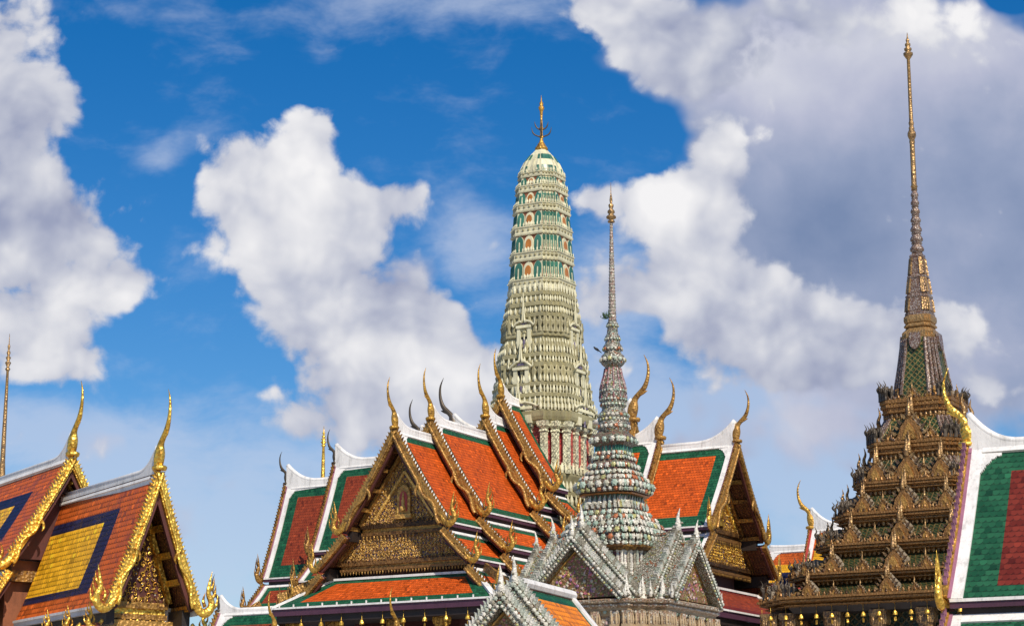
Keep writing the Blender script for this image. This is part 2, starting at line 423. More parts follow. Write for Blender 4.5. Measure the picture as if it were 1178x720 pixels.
lattice('dark lattice', (0.02, 0.035, 0.025), (0.13, 0.085, 0.03), 0.5)
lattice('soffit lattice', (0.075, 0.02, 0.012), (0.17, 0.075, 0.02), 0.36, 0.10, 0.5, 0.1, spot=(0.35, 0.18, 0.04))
lattice('red lattice', (0.42, 0.05, 0.05), (0.50, 0.16, 0.12), 0.22, 0.08, 0.4, 0.0)
lattice('pale lattice', (0.66, 0.61, 0.42), (0.36, 0.38, 0.26), 0.24, 0.10, 0.5, 0.0)


# ------------------------------------------------------------------ mesh building
def I4():
    return np.eye(4)


def T4(x=0, y=0, z=0):
    m = np.eye(4)
    m[:3, 3] = (x, y, z)
    return m


def RZ(a):
    c, s = cos(a), sin(a)
    m = np.eye(4)
    m[0, 0], m[0, 1], m[1, 0], m[1, 1] = c, -s, s, c
    return m


def RX(a):
    c, s = cos(a), sin(a)
    m = np.eye(4)
    m[1, 1], m[1, 2], m[2, 1], m[2, 2] = c, -s, s, c
    return m


def RY(a):
    c, s = cos(a), sin(a)
    m = np.eye(4)
    m[0, 0], m[0, 2], m[2, 0], m[2, 2] = c, s, -s, c
    return m


def S4(x, y=None, z=None):
    return np.diag([x, x if y is None else y, x if z is None else z, 1.0])


class Shape:
    """vertices, loops and polygon sizes of a piece that can be repeated"""
    def __init__(s, V, F):
        s.V = np.asarray(V, float)
        s.L = np.array([i for f in F for i in f], int)
        s.Z = np.array([len(f) for f in F], int)


def loft_shape(rings, cap0=True, cap1=True, closed=True):
    n = len(rings[0])
    V = [p for r in rings for p in r]
    F = []
    for i in range(len(rings) - 1):
        for j in range(n if closed else n - 1):
            k = (j + 1) % n
            F.append((i * n + j, i * n + k, (i + 1) * n + k, (i + 1) * n + j))
    if cap0: F.append(tuple(range(n - 1, -1, -1)))
    if cap1: F.append(tuple(range((len(rings) - 1) * n, len(rings) * n)))
    return Shape(V, F)


def box_shape(x0, x1, y0, y1, z0, z1):
    return loft_shape([[(x0, y0, z), (x1, y0, z), (x1, y1, z), (x0, y1, z)] for z in (z0, z1)])


def lathe_shape(prof, n=10):
    return loft_shape([[(r * cos(2 * pi * j / n), r * sin(2 * pi * j / n), z) for j in range(n)] for z, r in prof])


def prism_shape(poly, y0, y1):
    """outline in the local XZ plane given depth along Y"""
    a = [(x, y0, z) for x, z in poly]
    b = [(x, y1, z) for x, z in poly]
    sh = loft_shape([a, b])
    return sh


def tube_shape(path, rad, n=8, up=(0, 1, 0), flat=1.0):
    """tube along a path; `up` is the direction of the second (flattened) axis"""
    P = [np.array(p, float) for p in path]
    up = np.array(up, float)
    rings = []
    for i, p in enumerate(P):
        d = P[min(i + 1, len(P) - 1)] - P[max(i - 1, 0)]
        d /= np.linalg.norm(d) + 1e-9
        a = np.cross(up, d)
        a /= np.linalg.norm(a) + 1e-9
        b = np.cross(d, a)
        r = rad[i] if hasattr(rad, '__len__') else rad
        rings.append([tuple(p + a * r * cos(2 * pi * j / n) + b * r * flat * sin(2 * pi * j / n)) for j in range(n)])
    return loft_shape(rings)


def smooth_path(pts, vals, k=4):
    """Catmull-Rom through points with a value each"""
    P = np.array([list(p) + [v] for p, v in zip(pts, vals)], float)
    out = []
    for i in range(len(P) - 1):
        a, b, c, d = P[max(i - 1, 0)], P[i], P[i + 1], P[min(i + 2, len(P) - 1)]
        for j in range(k):
            t = j / k
            out.append(0.5 * (2 * b + (c - a) * t + (2 * a - 5 * b + 4 * c - d) * t * t + (3 * b - a - 3 * c + d) * t ** 3))
    out.append(P[-1])
    out = np.array(out)
    return [tuple(o[:-1]) for o in out], [max(0.004, o[-1]) for o in out]


class MB:
    def __init__(s):
        s.V, s.L, s.Z, s.M, s.S, s.U = [], [], [], [], [], []
        s.n = 0
        s.mats = []

    def mi(s, mat):
        if mat not in s.mats: s.mats.append(mat)
        return s.mats.index(mat)

    def add(s, sh, mat, M=None, smooth=False, uv=None):
        V = sh.V
        if M is not None: V = V @ M[:3, :3].T + M[:3, 3]
        s.V.append(V)
        s.L.append(sh.L + s.n)
        s.Z.append(sh.Z)
        s.M.append(np.full(len(sh.Z), s.mi(mat)))
        s.S.append(np.full(len(sh.Z), smooth))
        s.U.append((np.asarray(uv, float) if uv is not None else np.zeros((len(V), 2)))[sh.L])
        s.n += len(V)
        return s

    def rep(s, sh, mat, Ms, smooth=False):
        if not len(Ms): return s
        Ms = np.asarray(Ms)
        k, nv = len(Ms), len(sh.V)
        V = np.einsum('kij,nj->kni', Ms[:, :3, :3], sh.V) + Ms[:, None, :3, 3]
        s.V.append(V.reshape(-1, 3))
        s.L.append((sh.L[None, :] + (np.arange(k) * nv)[:, None]).ravel() + s.n)
        s.Z.append(np.tile(sh.Z, k))
        s.M.append(np.full(k * len(sh.Z), s.mi(mat)))
        s.S.append(np.full(k * len(sh.Z), smooth))
        s.U.append(np.zeros((k * len(sh.L), 2)))
        s.n += k * nv
        return s

    def box(s, x0, x1, y0, y1, z0, z1, mat, M=None):
        return s.add(box_shape(min(x0, x1), max(x0, x1), min(y0, y1), max(y0, y1), min(z0, z1), max(z0, z1)), mat, M)

    def build(s, name, parent=None, loc=None, rz=0.0):
        me = bpy.data.meshes.new(name)
        V, L, Z = np.concatenate(s.V), np.concatenate(s.L), np.concatenate(s.Z)
        me.vertices.add(len(V))
        me.vertices.foreach_set('co', V.ravel().astype(np.float32))
        me.loops.add(len(L))
        me.loops.foreach_set('vertex_index', L.astype(np.int32))
        me.polygons.add(len(Z))
        me.polygons.foreach_set('loop_start', np.concatenate([[0], np.cumsum(Z)[:-1]]).astype(np.int32))
        me.polygons.foreach_set('loop_total', Z.astype(np.int32))
        me.polygons.foreach_set('material_index', np.concatenate(s.M).astype(np.int32))
        me.polygons.foreach_set('use_smooth', np.concatenate(s.S).astype(bool))
        U = np.concatenate(s.U)
        if U.any():
            me.uv_layers.new(name='UVMap').data.foreach_set('uv', U.ravel().astype(np.float32))
        for m in s.mats: me.materials.append(MATS[m])
        me.update(calc_edges=True)
        me.validate()
        o = bpy.data.objects.new(name, me)
        COL.objects.link(o)
        if parent is not None: o.parent = parent
        if loc is not None: o.location = loc
        o.rotation_euler[2] = rz
        return o


def tag(o, label=None, cat=None, group=None, kind=None):
    for k, v in (('label', label), ('category', cat), ('group', group), ('kind', kind)):
        if v: o[k] = v
    return o


def thing(name, label, cat, loc, rz=0.0, group=None):
    o = bpy.data.objects.new(name, None)
    COL.objects.link(o)
    o.empty_display_size = 0.5
    o.location = loc
    o.rotation_euler[2] = rz
    return tag(o, label, cat, group)


# ------------------------------------------------------------------ redented (stepped-corner) plans
def redent(n, d, h=1.0):
    """square plan of half width h with n steps of d*h cut into every corner, counter-clockwise"""
    q = []
    for i in range(n + 1):
        q.append((1 - i * d, 1 - (n - i) * d))
        if i < n: q.append((1 - (i + 1) * d, 1 - (n - i) * d))
    pts = []
    for k in range(4):
        c, s_ = cos(k * pi / 2), sin(k * pi / 2)
        pts += [(h * (x * c - y * s_), h * (x * s_ + y * c)) for x, y in q]
    return pts


def redent_width(n, d, ang=R(30)):
    return max(x * cos(ang) + y * sin(ang) for x, y in redent(n, d))


def redent_loft(prof, n, d, cap=True):
    base = redent(n, d)
    return loft_shape([[(x * h, y * h, z) for x, y in base] for z, h in prof], cap, cap)


def perimeter(n, d, h, spacing, inset=0.0, corners=True, mids=True):
    """(x, y, angle of the outward normal, is_corner) along a redented outline"""
    pts = redent(n, d, h)
    out = []
    m = len(pts)
    for i in range(m):
        a, b = np.array(pts[i]), np.array(pts[(i + 1) % m])
        e = b - a
        l = np.linalg.norm(e)
        if l < 1e-6: continue
        t = e / l
        nrm = np.array([t[1], -t[0]])
        ang = math.atan2(nrm[1], nrm[0])
        k = max(1, int(round(l / spacing)))
        for j in range(k):
            p = a + e * (j + 0.5) / k - nrm * inset
            out.append((p[0], p[1], ang, l / k))
    return out


def on_outline(n, d, h, z, spacing, sx, sz=None, inset=0.0, tilt=0.0):
    """transforms for pieces whose front faces -Y, set along an outline"""
    return [T4(x, y, z) @ RZ(a + pi / 2) @ RX(tilt) @ S4(sx, sx, sz or sx) for x, y, a, l in perimeter(n, d, h, spacing, inset)]


# small repeated ornaments (about 1 unit high, front facing -Y)
PETAL = loft_shape([[(0.16 * c, -0.09 + 0.05 * s_, 0) for c, s_ in ((-1, 0), (0, -1), (1, 0), (0, 1))],
                    [(0.30 * c, -0.10 + 0.13 * s_, 0.32) for c, s_ in ((-1, 0), (0, -1), (1, 0), (0, 1))],
                    [(0.22 * c, -0.08 + 0.10 * s_, 0.62) for c, s_ in ((-1, 0), (0, -1), (1, 0), (0, 1))],
                    [(0.02 * c, -0.02 + 0.02 * s_, 1.0) for c, s_ in ((-1, 0), (0, -1), (1, 0), (0, 1))]])
ATLAS = loft_shape([[(w * c, -0.12 + 0.12 * s_, z) for c, s_ in ((-1, 0), (-.5, -1), (.5, -1), (1, 0), (0, 1))]
                    for z, w in ((0, .30), (.18, .22), (.34, .16), (.5, .26), (.66, .34), (.76, .18), (.84, .17), (.93, .13), (1, .03))])


def flower_shape(k=8):
    V = [(0, -0.34, 0)]
    for j in range(2 * k):
        a = 2 * pi * j / (2 * k)
        r = 0.5 if j % 2 == 0 else 0.37
        V.append((r * cos(a), -0.16, r * sin(a)))
    for j in range(2 * k):
        a = 2 * pi * j / (2 * k)
        V.append((0.22 * cos(a), -0.30, 0.22 * sin(a)))
    for j in range(2 * k):
        a = 2 * pi * j / (2 * k)
        V.append((0.3 * cos(a), 0.05, 0.3 * sin(a)))
    F = []
    m = 2 * k
    for j in range(m):
        n_ = (j + 1) % m
        F.append((0, 1 + m + j, 1 + m + n_))
        F.append((1 + m + j, 1 + j, 1 + n_, 1 + m + n_))
        F.append((1 + j, 1 + 2 * m + j, 1 + 2 * m + n_, 1 + n_))
    return Shape(V, F)


FLOWER = flower_shape(6)
LEAF = loft_shape([[(x, -0.05, z), (x * 0.9, 0.05, z)] if False else [(x0, -0.07, z), (x1, -0.07, z), (x1, 0.07, z), (x0, 0.07, z)]
                   for z, x0, x1 in ((0, -.22, .22), (.3, -.34, .20), (.6, -.30, .06), (.85, -.14, .02), (1.0, .05, .08))])
_c = []
for i in range(13):
    a = -0.6 + i * 0.52
    r = 0.5 - 0.032 * i
    _c.append((r * cos(a), 0, r * sin(a)))
SCROLL = tube_shape(_c, [0.05 + 0.09 * sin(pi * i / 12) for i in range(13)], 5)


def arch_poly(w, h, k=7):
    """pointed arch outline standing on z=0"""
    pts = [(-w / 2, 0), (w / 2, 0)]
    s0 = max(0.42 * h, h - 0.75 * w)
    for i in range(k + 1):
        t = i / k
        pts.append((w / 2 * (1 - t * t) ** 0.62, s0 + (h - s0) * t) if t < 1 else (0, h))
    pts += [(-x, z) for x, z in reversed(pts[2:-1])]
    return pts


# ------------------------------------------------------------------ roof pieces
def curve_profile(W, H, z0, x0=0.0, c=0.16, k=10):
    return [(x0 + (W - x0) * i / k, z0 - H * (i / k + c * (i / k) * (1 - i / k))) for i in range(k + 1)]


def arclen(prof):
    s = [0.0]
    for a, b in zip(prof, prof[1:]): s.append(s[-1] + math.hypot(b[0] - a[0], b[1] - a[1]))
    return s


def prof_at(prof, d):
    s = arclen(prof)
    d = min(max(d, 0), s[-1])
    for i in range(len(s) - 1):
        if d <= s[i + 1] + 1e-9:
            t = (d - s[i]) / max(1e-9, s[i + 1] - s[i])
            return (prof[i][0] + (prof[i + 1][0] - prof[i][0]) * t, prof[i][1] + (prof[i + 1][1] - prof[i][1]) * t)
    return prof[-1]


def normal_at(prof, d):
    a, b = prof_at(prof, d - 0.05), prof_at(prof, d + 0.05)
    dx, dz = b[0] - a[0], b[1] - a[1]
    l = math.hypot(dx, dz) + 1e-9
    return (-dz / l, dx / l) if -dz / l * 1 > -2 and dx / l >= 0 else (dz / l, -dx / l)


def offset_band(prof, o0, o1, d0=0.0, d1=None, n=14, w0=None, w1=None):
    """closed outline between two normal offsets of a profile"""
    L = arclen(prof)[-1]
    d1 = L if d1 is None else d1
    A_, B_ = [], []
    for i in range(n + 1):
        d = d0 + (d1 - d0) * i / n
        x, z = prof_at(prof, d)
        nx, nz = normal_at(prof, d)
        a = o0(i / n) if callable(o0) else o0
        b = o1(i / n) if callable(o1) else o1
        A_.append((x + nx * a, z + nz * a))
        B_.append((x + nx * b, z + nz * b))
    return A_ + B_[::-1]


def tile_sheet(mb, M, pos, Lu, Lv, base, zones, du=None, dv=None):
    """tiled surface: pos(u, v) in metres; zones = nested (u0, u1, v0, v1 margins, material)"""
    us, vs_ = {0.0, Lu}, {0.0, Lv}
    for a, b, c, d, m in zones:
        us |= {a, Lu - b}
        vs_ |= {c, Lv - d}
    us = sorted(u for u in us if 0 <= u <= Lu)
    vs_ = sorted(v for v in vs_ if 0 <= v <= Lv)

    def refine(q, st):
        out = [q[0]]
        for a, b in zip(q, q[1:]):
            k = max(1, int(math.ceil((b - a) / st)))
            out += [a + (b - a) * (i + 1) / k for i in range(k)]
        return out
    vs_ = refine(vs_, dv or 0.5)
    us = refine(us, du or 50)
    groups = {}
    for i in range(len(us) - 1):
        for j in range(len(vs_) - 1):
            uc, vc = (us[i] + us[i + 1]) / 2, (vs_[j] + vs_[j + 1]) / 2
            mat = base
            for a, b, c, d, m in zones:
                if a < uc < Lu - b and c < vc < Lv - d: mat = m
            groups.setdefault(mat, []).append([(us[i], vs_[j]), (us[i + 1], vs_[j]), (us[i + 1], vs_[j + 1]), (us[i], vs_[j + 1])])
    for mat, qs in groups.items():
        V, F, U = [], [], []
        for q in qs:
            F.append(tuple(range(len(V), len(V) + 4)))
            V += [pos(*p) for p in q]
            U += q
        mb.add(Shape(V, F), mat, M, uv=U)


def beam(mb, p, q, w, h, mat, M=None, up=(0, 0, 1)):
    p, q, up = np.array(p, float), np.array(q, float), np.array(up, float)
    d = q - p
    d /= np.linalg.norm(d)
    a = np.cross(d, up)
    a /= np.linalg.norm(a)
    b = np.cross(a, d)
    rings = [[tuple(e + a * w / 2 * i + b * h / 2 * j) for i, j in ((-1, -1), (1, -1), (1, 1), (-1, 1))] for e in (p, q)]
    mb.add(loft_shape(rings), mat, M)


MIR = S4(-1, 1, 1)


def chofa_mesh(H, side=1.0):
    """tall horn-like ridge finial leaning out towards -Y"""
    pts = [(0, 0.05 * H, -.06 * H), (0, 0.03 * H, .06 * H), (0, .01 * H, .17 * H), (0, -.02 * H, .29 * H), (0, -.10 * H, .38 * H), (0, -.19 * H, .47 * H),
           (0, -.245 * H, .60 * H), (0, -.265 * H, .74 * H), (0, -.25 * H, .87 * H), (0, -.19 * H, 1.0 * H)]
    rad = [.055, .083, .086, .053, .044, .043, .032, .024, .016, .003]
    p, r = smooth_path(pts, [v * H for v in rad])
    mb = MB()
    mb.add(tube_shape(p, r, 10, (1, 0, 0), 0.8), None, None, True)
    # beak
    p, r = smooth_path([(0, -.10 * H, .36 * H), (0, -.19 * H, .395 * H), (0, -.245 * H, .415 * H)], [.03 * H, .022 * H, .003])
    mb.add(tube_shape(p, r, 6, (1, 0, 0), 0.7), None, None, True)
    mb.add(lathe_shape([(-.06 * H, .095 * H), (-.02 * H, .105 * H), (.0, .085 * H)], 10), None, None, True)
    return mb


def naga_mesh(H):
    """upswept naga-head finial at an eave end, lying in the XZ plane, +X outwards"""
    mb = MB()
    p, r = smooth_path([(-.42 * H, 0, .26 * H), (-.22 * H, 0, .02 * H), (.0, 0, -.06 * H), (.18 * H, 0, .06 * H), (.20 * H, 0, .24 * H), (.10 * H, 0, .42 * H),
                        (.12 * H, 0, .66 * H), (.20 * H, 0, 1.0 * H)], [v * H for v in (.08, .105, .12, .12, .105, .08, .055, .004)])
    mb.add(tube_shape(p, r, 8, (0, 1, 0), 0.75), None, None, True)
    for q in ([(.18, .05), (.36, .16), (.40, .42)], [(.16, .30), (.30, .42), (.33, .68)], [(.0, .1), (-.06, .26), (.0, .46)], [(.10, .5), (.24, .62), (.27, .84)]):
        p, r = smooth_path([(x * H, 0, z * H) for x, z in q], [.06 * H, .045 * H, .004])
        mb.add(tube_shape(p, r, 6, (0, 1, 0), 0.7), None, None, True)
    return mb


def stamp(src, mat, M):
    """the pieces of a prepared mesh with a material and a placement"""
    mb = MB()
    for V, L, Z, S_ in zip(src.V, src.L, src.Z, src.S):
        sh = Shape.__new__(Shape)
        base = L.min()
        sh.V, sh.L, sh.Z = V, L - base, Z
        mb.add(sh, mat, M, bool(S_[0]))
    return mb


CHOFA, NAGA = chofa_mesh(1.0), naga_mesh(1.0)


def bargeboard(prof, y0, gmat, emat, A, teeth=0.24, th=0.27, wave=True, width=0.30, back='mauve paint', bs=1.0):
    """gilt gable board with its row of flame teeth and serpentine lower half (right-hand side, +X)"""
    mb = MB()
    L = arclen(prof)[-1]
    width *= bs
    teeth *= bs
    th *= bs
    mb.add(prism_shape(offset_band(prof, .16 * bs, -width, 0, L), y0 - .22, y0 - .03), gmat, A)
    mb.add(prism_shape(offset_band(prof, .10 * bs, -width + .05, 0, L), y0 - .028, y0 + .06), back, A)
    mb.add(prism_shape(offset_band(prof, -width - .01, -width - .14, .3, L), y0 - .10, y0 + .04), 'dark red paint', A)
    n = 40
    pts, rad = [], []
    for i in range(n + 1):
        t = i / n
        d = L * (.0 + .98 * t)
        x, z = prof_at(prof, d)
        nx, nz = normal_at(prof, d)
        wv = 0.0
        if wave and t > .56: wv = -.17 * bs * sin((t - .56) / .44 * 2.6 * pi) * min(1, (t - .56) * 6)
        o = bs * (-.10 - (.13 if wave and t > .56 else .06)) + wv
        pts.append((x + nx * o, y0 - .25, z + nz * o))
        rad.append((.085 if t < .56 else .105) * bs)
    mb.add(tube_shape(pts, rad, 7, (0, 1, 0), 0.8), gmat, A, True)
    if wave:                                   # the hooked pendant where the serpent starts
        x, z = prof_at(prof, L * .56)
        p, r = smooth_path([(x - .05 * bs, y0 - .25, z - .1 * bs), (x - .30 * bs, y0 - .25, z - .38 * bs), (x - .36 * bs, y0 - .25, z - .66 * bs), (x - .26 * bs, y0 - .25, z - .86 * bs)], [.11 * bs, .10 * bs, .08 * bs, .01])
        mb.add(tube_shape(p, r, 7, (0, 1, 0), .8), gmat, A, True)
    Ms = []
    k = int(L * .96 / teeth)
    for i in range(k):
        d = teeth * (i + .6)
        x, z = prof_at(prof, d)
        nx, nz = normal_at(prof, d)
        a = math.atan2(nx, nz)
        Ms.append(A @ T4(x + nx * .13 * bs, y0 - .12, z + nz * .13 * bs) @ RY(a - .45) @ S4(th * .62, .7, th))
    mb.rep(LEAF, emat, Ms)
    # small glass studs on the face of the board
    Ms = []
    for i in range(int(L / .62)):
        d = .4 + .62 * i
        x, z = prof_at(prof, min(d, L))
        nx, nz = normal_at(prof, d)
        Ms.append(A @ T4(x + nx * .04, y0 - .235, z + nz * .04) @ S4(.085))
    if bs == 1: mb.rep(FLOWER, 'white plaster', Ms)
    return mb


def relief(mb, A, y, inside, x1, z0, z1, step, size, mat, mat2, studs='white porcelain', seed=1):
    """mirrored scrollwork carved over a panel"""
    r = random.Random(seed)
    Ms, M2, M3 = [], [], []
    z = z0 + step * .5
    row = 0
    while z < z1:
        x = step * (.5 if row % 2 else .25)
        while x < x1:
            if inside(x, z):
                a, s_ = r.uniform(0, 2 * pi), size * r.uniform(.8, 1.2)
                for sg in (1, -1):
                    B = A @ (MIR if sg < 0 else I4())
                    if r.random() < .93: Ms.append(B @ T4(x, y, z) @ RY(a) @ S4(s_, s_ * 1.3, s_))
                    if r.random() < .75: M2.append(B @ T4(x + step * .3, y + .02, z + step * .3) @ RY(a * 1.7) @ S4(s_ * .6, s_ * .9, s_ * .8))
                    if r.random() < .18: M3.append(B @ T4(x, y - .03, z) @ S4(size * .3))
            x += step
        z += step * .72
        row += 1
    mb.rep(SCROLL, mat, Ms, True)
    mb.rep(LEAF, mat2, M2)
    mb.rep(FLOWER, studs, M3)


def cornice(mb, A, x0, x1, y0, z0, z1, mat, mat2, petal=.22):
    h = (z1 - z0) / 3
    mb.box(x0, x1, y0 - .10, y0 + .3, z0, z0 + h * .9, mat, A)
    mb.box(x0 + .05, x1 - .05, y0 - .03, y0 + .3, z0 + h * .9, z0 + h * 1.9, mat2, A)
    mb.box(x0 - .02, x1 + .02, y0 - .16, y0 + .3, z0 + h * 1.9, z1, mat, A)
    k = int((x1 - x0) / petal)
    mb.rep(PETAL, mat, [A @ T4(x0 + (i + .5) * (x1 - x0) / k, y0 - .10, z1) @ S4(petal, petal, petal * 1.1) for i in range(k)])
    mb.rep(PETAL, mat2, [A @ T4(x0 + (i + .5) * (x1 - x0) / k, y0 - .06, z0) @ RX(pi) @ S4(petal, petal, petal) @ RZ(pi) for i in range(k)])


def roof_tier(parent, A, y0, y1, zA, W=3.2, H=5.0, lowers=(), zones=None, base='green tile', style=None, pediment='full', pd=0.95,
              chofa=2.6, naga=1.7, seed=1, white='white plaster', swoop=1.1, bs=1.0, verge=True, d0=2.5, rs=1.0):
    """one telescoping tier of a Thai roof; gable faces -Y in the frame A"""
    st = dict(board='old gold', teeth='old gold', horn='gold', naga='gold', scroll='carved gold', leaf='gold', ground='blue mosaic', cor='brown gilt', cor2='old gold',
              fascia='purple paint', back='mauve paint', under='soffit lattice')
    st.update(style or {})
    zr = zA - .35
    zones = zones or [(.75, .3, .7, .55, 'orange tile')]
    Ly = y1 - y0
    prof = curve_profile(W, H, zr)
    L = arclen(prof)[-1]
    tier = MB()
    low_defs = [(curve_profile(w1, h, zt, w0, .12, 6)) for (w0, w1, zt, h) in lowers]

    def half_roof(mb, B, pr, zn, white_top=0.0):
        Lp = arclen(pr)[-1]

        def pos(u, v):
            x, z = prof_at(pr, v)
            return (x, y0 + u, z)
        tile_sheet(mb, B, pos, Ly, Lp, base, zn)
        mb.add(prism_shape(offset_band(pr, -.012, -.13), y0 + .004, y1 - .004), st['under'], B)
        x, z = pr[-1]
        mb.box(x - .10, x + .05, y0 + .02, y1 - .02, z - .22, z - .02, st['fascia'], B)
        mb.box(x - .06, x + .09, y0 + .03, y1 - .03, z - .06, z + .025, white, B)
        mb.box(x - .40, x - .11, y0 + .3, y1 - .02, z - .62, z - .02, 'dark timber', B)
        if white_top: mb.add(prism_shape(offset_band(pr, .0, .06, 0, white_top, 3), y0 + .01, y1), white, B)

    for sg in (1, -1):
        B = A @ (MIR if sg < 0 else I4())
        half_roof(tier, B, prof, zones)
        for i in range(5):                                          # purlins under the verge
            x, z = prof_at(prof, L * (.14 + .2 * i))
            tier.box(x - .22, x - .06, y0 - .02, y0 + pd + .1, z - .36, z - .16, st['board'], B)
    t = tier.build('roof_tier', parent)
    # ridge cap with its swept end, and the plastered verge
    rc = MB()
    n = 14
    top = []
    for i in range(n + 1):
        d = d0 * i / n
        top.append((y0 - .02 + d, zr + .20 * rs + swoop * (1 - d / d0) ** 2.4))
    top.append((y1, zr + .20 * rs))
    # outline in the YZ plane, mapped from XZ by a quarter turn
    poly = top + [(y1, zr - .14), (y0 - .02, zr - .42)]
    Q = A @ RZ(pi / 2)
    rc.add(prism_shape(poly, -.13 * rs, .13 * rs), white, Q)
    rc.add(tube_shape([(0, yy, zz + .0) for yy, zz in top], .15 * rs, 8, (1, 0, 0)), white, A, True)
    for sg in (1, -1):
        B = A @ (MIR if sg < 0 else I4())
        if verge: rc.add(prism_shape(offset_band(prof, 0, .07, 0.05, L), y0 - .02, y0 + .36), white, B)
        rc.add(prism_shape(offset_band(prof, .0, .09, 0.02, .26 * rs, 4), y0 + .36, y1), white, B)
        for q in range(16 if verge else 0):                         # scalloped corner ornament
            f_ = q / 16
            rc.add(prism_shape(offset_band(prof, 0, .068 - .0015 * q, 0.22, .28 + .62 * (1 - f_) ** 2.0 + .045 * abs(sin(f_ * 4 * pi)), 4), y0 + .36 + q * .034, y0 + .392 + q * .034), white, B)
    rc.build('ridge_cap', t)
    if chofa: stamp(CHOFA, st['horn'], A @ T4(0, y0 - .12, zA - .12) @ S4(chofa)).build('roof_finial', t)
    for sg in (1, -1):
        B = A @ (MIR if sg < 0 else I4())
        bargeboard(prof, y0, st['board'], st['teeth'], B, back=st['back'], bs=bs).build('bargeboard', t)
        x, z = prof[-1]
        if naga: stamp(NAGA, st['naga'], B @ T4(x + .22, y0 - .16, z - .06) @ S4(naga * .86, naga * .9, naga)).build('naga_finial', t)
        for k, pr in enumerate(low_defs):
            mb = MB()
            zn = [(max(.62, zones[0][0] if parent.name.startswith('green') else .62), .3, .3 + .25, .5, zones[0][4])]
            half_roof(mb, B, pr, zn, .28)
            mb.add(prism_shape(offset_band(pr, 0, .07), y0 - .02, y0 + .3), white, B)
            x0_, z0_ = pr[0]
            mb.box(x0_ - .25, x0_ - .05, y0 + pd, y1, z0_ - .2, z0_ + .40, 'dark timber', B)
            lw = mb.build('lower_roof', t)
            bargeboard(pr, y0, st['board'], st['teeth'], B, wave=False, width=.26, back=st['back'], bs=bs).build('bargeboard', t)
            x, z = pr[-1]
            if naga: stamp(NAGA, st['naga'], B @ T4(x + .2, y0 - .16, z - .06) @ S4(naga * .77, naga * .8, naga * .9)).build('naga_finial', t)
    # gable infill
    pm = MB()
    yb = y0 + pd
    zb = zr - H + .22
    xi = W - .42
    if pediment == 'dark':
        pm.add(prism_shape([(-W + .2, zb), (W - .2, zb), (0, zr - .4)], yb, yb + .2), 'dark red paint', A)
        for sg in (1, -1):
            beam(pm, (0, yb - .06, zr - .75), (sg * (W - .3), yb - .06, zb + .1), .1, .3, 'old gold', A, (0, 1, 0))
        pm.build('pediment', t)
        return t
    pm.add(prism_shape([(-xi, zb), (xi, zb), (0, zr - .75)], yb, yb + .25), st['ground'], A)
    slope = (zr - .75 - zb) / xi
    for sg in (1, -1):
        beam(pm, (0, yb - .07, zr - .86), (sg * (xi - .1), yb - .07, zb), .16, .34, st['cor2'], A, (0, 1, 0))
        if pediment == 'full':
            beam(pm, (0, yb - .05, zr - 2.0), (sg * (xi - .98), yb - .05, zb + .25), .12, .14, st['scroll'], A, (0, 1, 0))
    sp = .22 if pediment == 'full' else .24
    relief(pm, A, yb - .05, lambda x, z: z < zr - .95 - x * slope and z > zb + .1, xi, zb, zr, sp, sp * .70, st['scroll'], st['leaf'], seed=seed)
    if pediment == 'full':                                          # shrine niche in the middle of the carving
        pm.add(prism_shape(arch_poly(.80, 1.55), yb - .16, yb - .02), st['scroll'], A @ T4(0, 0, zb + .45))
        pm.add(prism_shape(arch_poly(.46, 1.05), yb - .19, yb - .15), 'red panel', A @ T4(0, 0, zb + .60))
        pm.add(lathe_shape([(0, .16), (.2, .17), (.3, .08), (.55, .11), (.62, .06), (.7, .08), (.8, .06), (1.0, .01)], 8), st['scroll'], A @ T4(0, yb - .2, zb + .60), True)
        pm.box(-.5, .5, yb - .24, yb, zb + .22, zb + .45, st['scroll'], A)
    cornice(pm, A, -xi + .14, xi - .14, yb, zb - .55, zb + .02, st['cor'], st['cor2'])
    if low_defs:
        w1, z1 = low_defs[0][-1]
        w0 = xi
        zt, zl = zb - .55, z1 + .15
        pm.add(prism_shape([(-w0 - .02, zt), (-w1 + .55, zl), (w1 - .55, zl), (w0 + .02, zt)], yb + .03, yb + .3), st['ground'], A)
        relief(pm, A, yb - .02, lambda x, z: z < zt - .22 and z > zl + .15 and x < w0 + (w1 - .65 - w0) * (zt - z) / (zt - zl), w1, zl, zt, .22, .165, st['scroll'], st['leaf'], seed=seed + 5)
        cornice(pm, A, -w1 + .68, w1 - .68, yb, zl - .35, zl + .12, st['cor'], st['cor2'], .18)
        for sg in (1, -1):
            beam(pm, (sg * (w0 + .1), yb - .08, zt), (sg * (w1 - .58), yb - .08, zl), .16, .26, st['cor2'], A, (0, 1, 0))
    pm.build('pediment', t)
    return t


